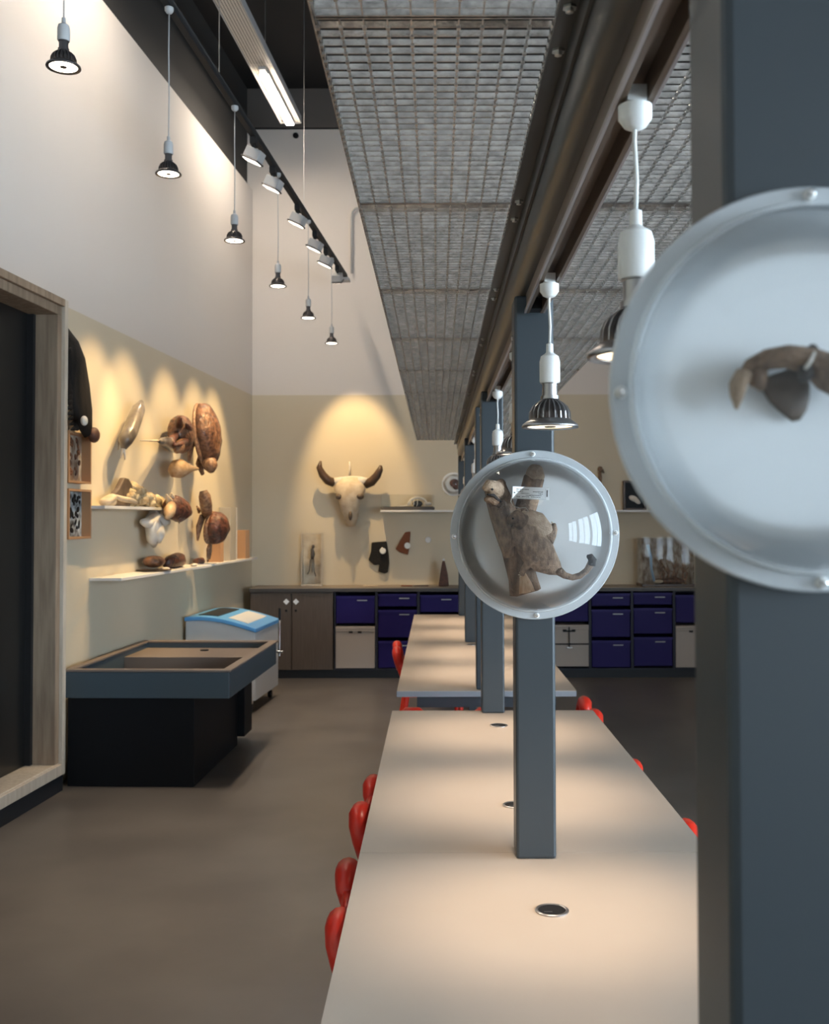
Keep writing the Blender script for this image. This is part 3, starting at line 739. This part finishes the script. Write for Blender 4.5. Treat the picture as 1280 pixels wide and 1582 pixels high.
# freezer
fy = 8.62; p = on_z(401, 1098, 0)
t = thing('chest_freezer', 'white chest freezer on castors with a curved blue lid', 'freezer', (-1.50, fy, 0), WA)
FW, FD = .595, .86
def arc(u): return .70+.165*math.sin(PI*min(1, .12+u*.62)) - .0*u if False else .715+.13*(1-((1-u)-.62)**2/.40) 
pr = [(-FW*u, .0+ (.70+.10*math.sin(u*PI*.62))) for u in [k/14 for k in range(15)]]
body = [(0, .10)] + [(x, z-.035) for x, z in pr] + [(-FW, .10)]
MB().prism(body, lambda u, v, d: (u, d, v), .01, FD-.01).build('cabinet_body', 'freezer', t, bevel=.008)
lid = [(x*1.02+.008, z-.034) for x, z in pr] + [(x*1.02+.008, z) for x, z in pr[::-1]]
MB().prism(lid, lambda u, v, d: (u, d, v), -.012, FD+.01).build('lid', 'freezer_blue', t, bevel=.006)
g = [(x, z+.001) for x, z in pr[2:7]] + [(x, z+.006) for x, z in pr[2:7][::-1]]
MB().prism(g, lambda u, v, d: (u, d, v), .10, FD-.1).build('glass_panel', 'freezer', t)
g = [(x, z+.001) for x, z in pr[8:13]] + [(x, z+.006) for x, z in pr[8:13][::-1]]
MB().prism(g, lambda u, v, d: (u, d, v), .10, FD-.1).build('glass_panel', 'dark_glass', t)
for x in (-.06, -FW+.06):
    for y in (.08, FD-.08):
        c_ = MB().cyl((x-.015, y, .033), (x+.015, y, .033), .032, n=16).build('castor', 'black_plastic', t, smooth='auto')
        MB().box(x-.02, x+.02, y-.02, y+.02, .066, .099).build('castor_fork', 'steel', c_)

# ================================================================= left wall specimens
class WS:                                            # local frame: x out, y along, z up
    def __init__(s, name, label, cat, px, py, group=None):
        s.p = on_w(px, py, .002); s.t = thing(name, label, cat, s.p, WA, group); s.I = Matrix.Rotation(-WA, 3, 'Z')
    def q(s, px, py, out): return s.I @ (on_w(px, py, out)-s.p)
def wshelf(px0, px1, py, label, dpt, drop=.02):
    a = on_w(px0, py, dpt); b = on_w(px1, py, dpt); I = Matrix.Rotation(-WA, 3, 'Z')
    base = on_w(px0, py, 0); L0 = (I @ b).y-(I @ a).y
    org = a - (Matrix.Rotation(WA, 3, 'Z') @ Vector((dpt, 0, 0)))
    o = MB().box(.001, dpt, 0, L0, -drop, 0).build('wall_shelf', 'shelf_white', loc=(org.x, org.y, a.z), bevel=.002)
    o.rotation_euler = (0, 0, WA); return tag(o, label, 'shelf')
s1 = wshelf(162, 268, 781, 'white shelf on the left wall holding corals and a brown shell', .16)
s2 = wshelf(188, 327, 893, 'white lower shelf on the left wall with small shells', .22)
s3 = wshelf(329, 398, 871, 'white shelf in the far left corner with clear blocks', .15)
def on_shelf(sh, s_al, out): return sh.location + (Matrix.Rotation(WA, 3, 'Z') @ Vector((out, s_al, .0)))
def px_al(sh, px, out):                              # distance along the shelf for a picture column
    q = Matrix.Rotation(-WA, 3, 'Z') @ (on_w(px, 800, out)-Vector(sh.location)); return q.y
def at_shelf(sh, px, out): return on_shelf(sh, px_al(sh, px, out), out)+Vector((0, 0, .001))

# boxed specimens
for (py0, py1, mm, lab) in ((672, 748, 'specimen_card', 'upper shallow wooden box frame of specimens by the door casing'), (757, 832, 'specimen_card_blue', 'lower shallow wooden box frame, blue-black specimens on white')):
    a = on_w(122, py1, .0); z0 = on_w(141, py1, .07).z; z1 = on_w(141, py0, .07).z
    I = Matrix.Rotation(-WA, 3, 'Z'); ya = 0; yb = (I @ (on_w(141, py1, .07)-a)).y; ya = yb-.34
    t = thing('specimen_box', lab, 'framed specimens', (a.x, a.y, z0), WA, 'specimen box frames on the left wall'); h = z1-z0
    MB().box(.002, .07, ya, ya+.014, 0, h).box(.002, .07, yb-.014, yb, 0, h).box(.002, .07, ya+.014, yb-.014, 0, .014).box(.002, .07, ya+.014, yb-.014, h-.014, h).build('box_frame', 'box_frame', t)
    MB().box(.002, .01, ya+.014, yb-.014, .014, h-.014).build('mount_board', mm, t)
    m = MB()
    for k in range(40):
        y = random.uniform(ya+.05, yb-.05); zz = random.uniform(.04, h-.04); m.ell((.014, y, zz), (.004, random.uniform(.01, .03), random.uniform(.006, .02)), (random.uniform(0, 3), 0, 0), 8, 6)
    m.build('mounted_insects', 'black_plastic' if mm.endswith('blue') else 'shell_brown', t, smooth=True)
# wing
W = WS('bird_wing', 'large black feathered bird wing high on the left wall by the timber frame', 'bird wing', 128, 600)
m = MB()
m.tube([W.q(100, 505, .03), W.q(106, 530, .05), W.q(112, 560, .06), W.q(120, 600, .07), W.q(127, 640, .09), W.q(136, 670, .10)], [.03, .12, .16, .15, .13, .06], 14, flat=.35, up=(1, 0, 0))
m.build('wing_body', 'feather', W.t, smooth=True)
for k in range(16):
    f = k/15; a = W.q(126-10*f, 655-115*f, .08); b = W.q(121-12*f, 682-90*f-16*f, .06)
    d = Vector((0, -.16-.06*math.sin(f*3), -.05)); 
    MB().tube([a, a+d*.5+Vector((.01, 0, .0)), a+d], [.02, .026, .006], 8, flat=.25, up=(1, 0, 0)).build('feather', 'feather', W.t, smooth=True)
MB().ell(W.q(145, 672, .12), (.035, .05, .05)).build('wing_root', 'feather_brown', W.t, smooth=True)
MB().ell(W.q(130, 650, .17), (.02, .03, .03)).build('white_tag', 'bone_white', W.t, smooth=True)
# tapered fish / squid
W = WS('hanging_fish', 'slender silvery fish hung head down on the left wall', 'fish specimen', 200, 665)
MB().tube([W.q(218, 622, .10), W.q(214, 632, .12), W.q(207, 650, .13), W.q(200, 668, .13), W.q(194, 680, .13), W.q(191, 693, .12)], [.02, .045, .052, .055, .05, .02], 14).build('body', 'fish_grey', W.t, smooth=True)
MB().tube([W.q(191, 672, .10), W.q(184, 680, .08), W.q(183, 694, .04)], [.03, .02, .008], 8, flat=.4).build('fin', 'fish_grey', W.t, smooth=True)
MB().tube([W.q(191, 690, .12), W.q(193, 710, .11)], [.012, .005], 6).tube([W.q(191, 690, .12), W.q(186, 708, .09)], [.010, .004], 6).build('tail_fin', 'bone_white', W.t, smooth=True)
# swordfish head
W = WS('billfish_head', 'small grey billfish head with a long thin bill pointing left', 'fish specimen', 262, 685)
MB().tube([W.q(268, 688, .06), W.q(260, 684, .16), W.q(252, 682, .26), W.q(244, 681, .36)], [.06, .045, .03, .008], 12).build('head', 'fish_grey', W.t, smooth=True)
MB().tube([W.q(244, 681, .36), W.q(217, 680.5, .44)], [.008, .003], 8).build('bill', 'bone', W.t, smooth=True)
MB().tube([W.q(262, 684, .14), W.q(256, 673, .15)], [.03, .006], 8, flat=.3).build('fin', 'fish_grey', W.t, smooth=True)
# crab
W = WS('brown_crab', 'brown crab shell with curled legs left of the big turtle', 'crab', 278, 672)
MB().ell(W.q(280, 672, .13), (.10, .17, .15)).jitter(.02, 4, 9).build('carapace', 'shell_brown', W.t, smooth=True)
for a, b, c in (((278, 660), (276, 650), (279, 645)), ((286, 668), (292, 662), (288, 655)), ((270, 672), (264, 682), (272, 690)), ((290, 672), (284, 684), (270, 688))):
    MB().tube([W.q(*a, .14), W.q(*b, .2), W.q(*c, .24)], [.035, .03, .012], 8).build('leg', 'shell_red', W.t, smooth=True)
MB().tube([W.q(280, 682, .18), W.q(276, 692, .2), W.q(272, 697, .2)], [.03, .045, .02], 10).build('claw', 'skin_tan', W.t, smooth=True)
# turtles
def turtle(name, label, px, py, pc, rr, tilt, mshell, mskin, limbs, head):
    W = WS(name, label, 'turtle', px, py); c = W.q(*pc, rr[0]+.04)
    def fn(p):
        k = 1-.35*max(0, -p.z); return Vector((p.x*(1 if p.x > 0 else .45), p.y*k, p.z))
    MB().ell(c, rr, tilt, 40, 26, fn=fn).jitter(.012, 3, 16).build('carapace', mshell, W.t, smooth=True)
    MB().ell(c-Vector((rr[0]*.25, 0, 0)), (rr[0]*.3, rr[1]*1.04, rr[2]*1.02), tilt, 24, 12).build('shell_margin', mskin, W.t, smooth=True)
    for pts, rad in limbs:
        MB().tube([W.q(x, y, o) for x, y, o in pts], rad, 12, flat=.5, up=(1, 0, 0)).build('flipper', mskin, W.t, smooth=True)
    MB().tube([W.q(x, y, o) for x, y, o in head[0]], head[1], 14).jitter(.004, 2, 14).build('head', mskin, W.t, smooth=True)
    return W
turtle('sea_turtle', 'big brown sea turtle hung head down on the left wall', 310, 680, (317, 672), (.13, .20, .27), (0, -.12, 0), 'shell_brown', 'skin_tan',
       [([(304, 650, .08), (304, 640, .08), (306, 625, .09)], [.05, .04, .02]),
        ([(300, 675, .08), (294, 690, .08), (292, 712, .07)], [.06, .05, .02]),
        ([(312, 706, .08), (308, 718, .09), (313, 733, .11)], [.06, .06, .03])],
       ([(317, 706, .16), (322, 712, .20), (325, 720, .24), (326, 729, .25)], [.05, .065, .06, .025]))
turtle('dark_turtle', 'smaller dark red-brown turtle low on the left wall, head up', 322, 810, (331, 815), (.13, .16, .145), (0, .15, 0), 'shell_red', 'skin_tan',
       [([(312, 800, .08), (307, 815, .08), (305, 835, .08)], [.045, .045, .015]),
        ([(325, 838, .1), (323, 850, .1), (322, 863, .1)], [.03, .045, .03]),
        ([(308, 790, .06), (304, 782, .05)], [.03, .01])],
       ([(320, 795, .12), (318, 780, .15), (316, 766, .16), (314, 758, .15)], [.045, .052, .05, .03]))
# pufferfish
W = WS('pufferfish', 'pale spiny pufferfish below the crab on the left wall', 'fish specimen', 277, 726)
MB().tube([W.q(262, 722, .10), W.q(268, 724, .13), W.q(278, 724, .16), W.q(288, 724, .18), W.q(298, 724, .2), W.q(305, 724, .21)], [.035, .068, .075, .045, .02, .012], 16).build('body', 'puffer', W.t, smooth=True)
MB().tube([W.q(292, 722, .17), W.q(293, 717, .2)], [.02, .012], 8, flat=.4).build('fin', 'bone_white', W.t, smooth=True)
# spiky shell hanging
W = WS('red_conch', 'spiky red and cream conch shell at the end of the coral shelf', 'shell', 270, 785)
m = MB().tube([W.q(258, 778, .20), W.q(266, 782, .22), W.q(274, 786, .22), W.q(284, 792, .2)], [.05, .09, .115, .05], 14).jitter(.035, 6, 8).build('body', 'shell_red', W.t, smooth=True)
MB().tube([W.q(266, 782, .27), W.q(262, 790, .30), W.q(258, 802, .3)], [.035, .045, .015], 10).jitter(.012, 6, 12).build('lip', 'puffer', W.t, smooth=True)
for a, b in (((262, 776), (257, 764)), ((268, 774), (265, 762)), ((278, 798), (277, 808)), ((284, 784), (290, 786))):
    MB().tube([W.q(*a, .22), W.q(*b, .24)], [.03, .006], 8).build('spike', 'bone', W.t, smooth=True)
# pelvis bone
W = WS('white_pelvis_bone', 'broad white pelvis-shaped bone under the coral shelf', 'bone', 237, 815)
MB().tube([W.q(238, 838, .08), W.q(238, 828, .10), W.q(238, 815, .10), W.q(238, 804, .09)], [.05, .11, .13, .10], 16, flat=.5, up=(1, 0, 0)).jitter(.008, 2, 8).build('blade', 'bone_white', W.t, smooth=True)
MB().tube([W.q(219, 806, .08), W.q(228, 808, .1), W.q(238, 800, .1), W.q(250, 806, .12), W.q(259, 806, .13)], [.02, .04, .05, .04, .025], 10).build('wing', 'bone_white', W.t, smooth=True)
MB().tube([W.q(236, 800, .09), W.q(238, 792, .08), W.q(242, 785, .06)], [.05, .035, .05], 10).build('spine_stub', 'bone_white', W.t, smooth=True)
MB().tube([W.q(246, 812, .14), W.q(247, 825, .16), W.q(244, 838, .14)], [.03, .04, .02], 10).build('ridge', 'bone_white', W.t, smooth=True)
# shelf 1 : shells and corals
p = at_shelf(s1, 190, .07); t = thing('brown_sea_fan', 'grey-brown fan shell standing on the coral shelf', 'shell', p, WA)
pts = [(-.26, 0), (-.24, .07), (-.12, .12), (-.02, .20), (.06, .195), (.17, .13), (.24, .03), (.20, 0)]
MB().prism(pts, lambda u, v, d: (d, u, v), -.02, .02).build('fan', 'shell_grey', t, bevel=.01)
MB().tube([(.05, -.30, .07), (.06, -.2, .05), (.06, 0, .04), (.06, .1, .03)], [.01, .02, .02, .01], 8).build('rib', 'bone', t, smooth=True)
p = at_shelf(s1, 168, .09); tag(MB().ell((0, 0, .035), (.05, .13, .035)).jitter(.03, 3, 9).build('pale_shell', 'bone', smooth=True, loc=p), 'small pale shell at the near end of the coral shelf', 'shell')
for (px, h, r, lab, sd_) in ((207, .17, .12, 'tall cream coral lump standing tallest on the shelf', 3), (222, .11, .13, 'rounded cream coral in the middle of the shelf end', 7), (240, .07, .16, 'low cream coral near the conch shell', 11)):
    m = MB()
    for k in range(26):
        a = random.uniform(0, 6.28); rr = random.uniform(0, 1); zz = random.uniform(.02, h)*(1-.3*rr)
        m.ell((rr*.055*math.cos(a), rr*r*math.sin(a), zz), (.03, .045, .03), (0, 0, 0), 8, 6)
    p = at_shelf(s1, px, .085); o = m.jitter(.012, sd_, 30).build('coral', 'coral', smooth=True, loc=p+Vector((0, 0, .002))); o.rotation_euler = (0, 0, WA)
    tag(o, lab, 'coral', 'corals on the left wall shelf')
# shelf 2 : shells
p = at_shelf(s2, 238, .12); tag(MB().lathe([(.02, 0), (.12, .005), (.13, .012), (.05, .014)], n=24).build('dark_dish', 'shell_grey', smooth='auto', loc=p), 'flat dark dish under the spotted shell on the lower shelf', 'dish')
tag(MB().ell((0, 0, .06), (.08, .11, .045), fn=None).build('spotted_shell', 'shell_brown', smooth=True, loc=p+Vector((0, 0, .010))), 'dark spotted cowrie shell on a dish on the lower shelf', 'shell')
p = at_shelf(s2, 272, .11); o = tag(MB().tube([(0, -.22, .04), (0, -.1, .055), (0, .05, .06), (0, .2, .035)], [.03, .055, .06, .02], 14).jitter(.012, 8, 16).build('orange_lobster', 'shell_red', smooth=True, loc=p), 'long orange-brown shell in the middle of the lower shelf', 'shell'); o.rotation_euler = (0, 0, WA); o.name = 'orange_shell'
p = at_shelf(s2, 308, .10); tag(MB().ell((0, 0, .03), (.05, .07, .028)).jitter(.012, 5, 20).build('red_starfish', 'shell_red', smooth=True, loc=p), 'small red knobbly starfish at the far end of the lower shelf', 'starfish')
p = at_shelf(s2, 256, .16); tag(MB().ell((0, 0, .012), (.03, .06, .011)).build('white_shell', 'bone_white', smooth=True, loc=p), 'small flat white shell in front of the orange shell', 'shell')
p = at_shelf(s2, 300, .17); tag(MB().ell((0, 0, .012), (.025, .08, .011)).build('white_shell', 'bone_white', smooth=True, loc=p), 'small flat white shell near the red starfish', 'shell')
# shelf 3 : acrylic blocks
for (px, w_, h, mm, lab) in ((334, .10, .18, 'amber_block', 'short amber block half behind the dark turtle'), (352, .22, .50, 'acrylic_tint', 'tall clear block standing on the corner shelf'), (374, .16, .28, 'amber_block', 'shorter amber block at the right on the corner shelf')):
    p = at_shelf(s3, px, .075); t = thing('display_block', lab, 'display block', p, WA, 'display blocks on the corner shelf')
    MB().box(-.055, .055, -w_/2, w_/2, 0, h).build('block', mm, t, bevel=.003)
    MB().box(-.02, .02, -w_/4, w_/4, h*.15, h*.8).jitter(.01, 3, 12).build('inclusion', 'bone', t) if mm == 'amber_block' else MB().box(.056, .060, w_/2-.03, w_/2, 0, h).build('bright_edge', 'bone_white', t)

# ================================================================= specimen domes
def dome(label, c, rad, bulge, yfront, disc):
    """c centre on the back plate, facing -Y"""
    t = thing('specimen_dome', label, 'display dome', c)
    ri = rad*.905
    MB().lathe([(rad*.985, 0), (rad*.985, .004), (.001, .004)], (0, 0, 0), (0, -1, 0), 72, cap=False).build('back_panel', disc, t, smooth='auto')
    MB().lathe([(ri, .006), (rad*.992, .006), (rad, .008), (rad, .013), (rad*.992, .015), (ri, .015)], (0, 0, 0), (0, -1, 0), 96, cap=False).build('flange', 'flange', t, smooth='auto')
    MB().lathe([(ri*1.0, .0155), (ri*1.012, .019), (ri*.995, .024), (ri*.98, .022)], (0, 0, 0), (0, -1, 0), 96, cap=False).build('bead', 'acryl_rim', t, smooth=True)
    n = 20; pr_ = [(ri*.985*math.cos(PI/2*k/n), .018+bulge*math.sin(PI/2*k/n)) for k in range(n)]+[(.0008, .018+bulge)]
    MB().lathe(pr_, (0, 0, 0), (0, -1, 0), 96, cap=False).build('clear_dome', 'dome_clear', t, smooth=True)
    for k in range(4):
        a = PI/2*k+.02; x, z = rad*.952*math.cos(a), rad*.952*math.sin(a)
        s_ = MB().lathe([(rad*.030, .0155), (rad*.030, .018), (rad*.022, .0195)], (x, 0, z), (0, -1, 0), 20).build('screw_washer', 'white_plastic', t, smooth='auto')
        MB().lathe([(rad*.018, .0196), (rad*.016, .023), (rad*.006, .0235)], (x, 0, z), (0, -1, 0), 16).build('screw', 'chrome', s_, smooth='auto')
    return t
YD = 2.612
dc = on_y(826, 826, YD-.02); dc.y = YD-.001
dome('middle clear dome with a stuffed squirrel on the steel post', dc, 131*2.59/1600, .135, YD, 'disc_grey')
YN = .708
nc = on_y(1254, 601, YN-.012); nc.y = YN-.001
dome('big blurred dome nearest the camera at the right edge', nc, 316*.692/1600, .075, YN, 'disc_back')

# --- stump with branches, inside the middle dome
def e_(px, py, dpt): return on_y(px, py, YD-dpt)
sc = e_(805, 860, .006); sc.y = YD-.006
t = thing('tree_stump', 'forked piece of tree branch inside the middle dome', 'branch', sc)
def g_(px, py, dpt): return e_(px, py, dpt)-sc
MB().tube([g_(812, 914, .035), g_(806, 890, .038), g_(798, 860, .038), g_(790, 830, .04), g_(780, 800, .04), g_(772, 775, .05), g_(764, 752, .06)],
          [.040, .036, .034, .034, .034, .032, .026], 16).jitter(.005, 3, 40).build('trunk', 'bark', t, smooth=True)
MB().tube([g_(797, 830, .035), g_(808, 800, .04), g_(818, 765, .045), g_(825, 738, .05), g_(827, 728, .05)], [.026, .026, .026, .025, .014], 14).jitter(.004, 6, 40).build('branch', 'bark', t, smooth=True)
MB().tube([g_(806, 884, .052), g_(810, 900, .054), g_(813, 915, .055)], [.022, .030, .036], 12, flat=.6).build('cut_end', 'cut_wood', t, smooth=True)
MB().ell(g_(826, 733, .055), (.024, .02, .026)).jitter(.003, 2, 60).build('branch_knob', 'fur_pale', t, smooth=True)
# upper animal : snout raised, clinging to the branch
ac = e_(775, 800, .08); 
t = thing('stuffed_animal', 'stuffed brown animal with raised open snout at the left in the dome', 'stuffed animal', ac)
def h_(px, py, d): return e_(px, py, d)-ac
MB().tube([h_(786, 860, .07), h_(781, 835, .075), h_(776, 810, .08), h_(770, 790, .085), h_(764, 770, .09), h_(770, 752, .085), h_(776, 744, .08)],
          [.015, .026, .030, .030, .030, .026, .010], 16, flat=.8).jitter(.004, 3, 40).build('body', 'fur', t, smooth=True)
MB().tube([h_(772, 765, .09), h_(762, 755, .11), h_(754, 750, .125), h_(747, 756, .13)], [.024, .022, .014, .006], 12).build('snout', 'fur_pale', t, smooth=True)
MB().tube([h_(772, 780, .10), h_(760, 770, .115), h_(749, 772, .125)], [.018, .013, .005], 12).build('lower_jaw', 'fur', t, smooth=True)
MB().tube([h_(773, 776, .115), h_(762, 765, .13), h_(752, 764, .135)], [.004, .004, .002], 8).build('mouth', 'fur_black', t, smooth=True)
MB().ell(h_(760, 756, .137), (.003, .003, .003)).build('eye', 'black_plastic', t, smooth=True)
# squirrel with curled tail
qc = e_(822, 840, .085)
t = thing('stuffed_squirrel', 'stuffed brown squirrel with curled tail climbing the branch in the middle dome', 'stuffed animal', qc)
def k_(px, py, d): return e_(px, py, d)-qc
b = MB().tube([k_(800, 795, .095), k_(806, 804, .095), k_(812, 818, .095), k_(820, 836, .09), k_(830, 852, .085), k_(843, 868, .078), k_(856, 878, .072), k_(866, 886, .07)],
          [.012, .026, .036, .043, .043, .034, .019, .008], 20, flat=.7, up=(0, 1, 0)).jitter(.004, 5, 35).build('body', 'fur', t, smooth=True)
MB().tube([k_(804, 796, .105), k_(814, 800, .105), k_(824, 808, .10), k_(836, 822, .095), k_(846, 838, .09), k_(850, 850, .085)], [.006, .022, .031, .032, .020, .006], 14, flat=.6, up=(0, 1, 0)).jitter(.004, 8, 40).build('pale_flank', 'fur_pale', t, smooth=True)
MB().tube([k_(806, 806, .11), k_(797, 800, .12), k_(790, 803, .13), k_(786, 807, .133)], [.022, .020, .013, .006], 14).jitter(.002, 8, 40).build('head', 'fur', t, smooth=True)
MB().ell(k_(792, 801, .142), (.0025, .0025, .0025)).build('eye', 'black_plastic', t, smooth=True)
for p_ in ((800, 790), (808, 794)): MB().ell(k_(*p_, .12), (.006, .003, .009), (0, .4, 0)).build('ear', 'fur_pale', t, smooth=True)
MB().tube([k_(860, 880, .072), k_(872, 889, .072), k_(884, 892, .072), k_(896, 889, .072), k_(906, 881, .072), k_(912, 872, .072), k_(914, 864, .072)],
          [.012, .0085, .0075, .0075, .008, .009, .008], 12).jitter(.001, 2, 80).build('tail', 'fur', t, smooth=True)
MB().tube([k_(913, 874, .074), k_(915, 865, .074), k_(911, 860, .074), k_(906, 859, .074)], [.0095, .0105, .009, .003], 12).build('tail_tip', 'fur_black', t, smooth=True)
for pts in (((810, 812), (796, 818), (784, 826), (777, 828)), ((808, 826), (796, 836), (785, 841), (775, 843)), ((830, 858), (818, 868), (808, 880), (806, 888)), ((846, 834), (852, 826), (856, 818), (855, 810))):
    MB().tube([k_(x, y, .10-.008*i) for i, (x, y) in enumerate(pts)], [.016, .012, .008, .006], 10).build('leg', 'fur', t, smooth=True)
    x, y = pts[-1]; m = MB()
    for dx, dy in ((-4, -4), (-6, 0), (-4, 4)): m.tube([k_(x, y, .078), k_(x+dx, y+dy, .074)], [.003, .001], 6)
    m.build('paw', 'bone', t, smooth=True)
# label tag with string
lc = e_(820, 762, .118)
t = thing('paper_label', 'small white handwritten paper label tied to the stuffed squirrel', 'label', lc, R(14))
TM = Matrix.Rotation(R(2), 4, 'Y')
lw, lh = 60*2.49/1600/2, 19*2.49/1600/2
MB().box(-lw, lw, 0, .0006, -lh, lh, TM).build('paper', 'paper', t)
m = MB()
for r_, (z, segs) in enumerate(((.0085, ((-.8, -.15),)), (.0038, ((-.8, -.45), (.1, .62))), (-.0008, ((-.55, -.1), (.4, .62))), (-.0050, ((-.3, .55),)), (-.0092, ((-.8, -.6), (-.5, -.1), (0, .5))))):
    for x0, x1 in segs:
        x = x0*lw
        while x < x1*lw:
            wdt = random.uniform(.0008, .0022); m.box(x, x+wdt, -.0004, -.0001, z-random.uniform(.0004, .0011), z+random.uniform(.0003, .0010), TM); x += wdt+random.uniform(.0003, .0009)
m.box(-lw*.83, lw*.83, -.0004, -.0001, -lh*.93, -lh*.90, TM).box(.78*lw, .785*lw, -.0004, -.0001, -lh*.8, lh*.8, TM).box(.84*lw, .9*lw, -.0004, -.0001, -lh*.5, lh*.6, TM).build('writing', 'ink', t)
MB().lathe([(.0016, 0), (.0016, .0005)], TM @ Vector((-lw*.9, -.0001, 0)), (0, -1, 0), 10).build('eyelet', 'ink', t)
st = [e_(789, 766, .12)-lc, e_(787, 775, .119)-lc, e_(791, 782, .118)-lc, e_(802, 785, .117)-lc, e_(812, 784, .114)-lc, e_(817, 790, .11)-lc]
MB().tube(st, .0007, 6).build('string', 'bone_white', t, smooth=True)

# --- specimen in the near dome
nc2 = on_y(1235, 590, YN-.035)
t = thing('stuffed_marten', 'brown furry stuffed animal reaching out of frame inside the nearest dome', 'stuffed animal', nc2)
def n_(px, py, d): return on_y(px, py, YN-d)-nc2
MB().tube([n_(1142, 592, .022), n_(1158, 566, .024), n_(1185, 555, .026), n_(1215, 551, .03), n_(1248, 556, .032), n_(1280, 575, .034), n_(1315, 590, .034), n_(1345, 600, .03)],
          [.006, .008, .0095, .011, .012, .017, .020, .010], 16, flat=.7).jitter(.0015, 3, 90).build('body', 'fur', t, smooth=True)
MB().tube([n_(1150, 575, .024), n_(1140, 595, .024), n_(1137, 612, .022), n_(1137, 633, .020)], [.009, .0095, .0075, .002], 12, flat=.6).jitter(.001, 7, 90).build('tail', 'fur_pale', t, smooth=True)
MB().tube([n_(1168, 575, .026), n_(1172, 592, .027), n_(1178, 603, .027)], [.008, .006, .002], 10).build('hind_leg', 'fur', t, smooth=True)
MB().tube([n_(1250, 565, .035), n_(1242, 580, .04), n_(1236, 590, .04)], [.007, .005, .002], 10).build('front_leg', 'fur_black', t, smooth=True)
MB().ell(n_(1255, 543, .036), (.004, .003, .005)).build('ear', 'fur_black', t, smooth=True)
MB().tube([n_(1258, 545, .042), n_(1252, 557, .045), n_(1243, 570, .045)], .0012, 6).build('pale_stripe', 'bone_white', t, smooth=True)
MB().tube([n_(1205, 575, .012), n_(1212, 592, .013), n_(1219, 608, .013), n_(1224, 624, .012), n_(1228, 638, .012), n_(1229, 650, .01)], [.010, .016, .015, .012, .008, .003], 18, flat=.3, up=(0, 1, 0)).build('animal_shadow_form', 'shell_grey', t, smooth=True).name = 'animal_shadow'  # flat grey solid standing in for the animal's blurred shadow on the disc
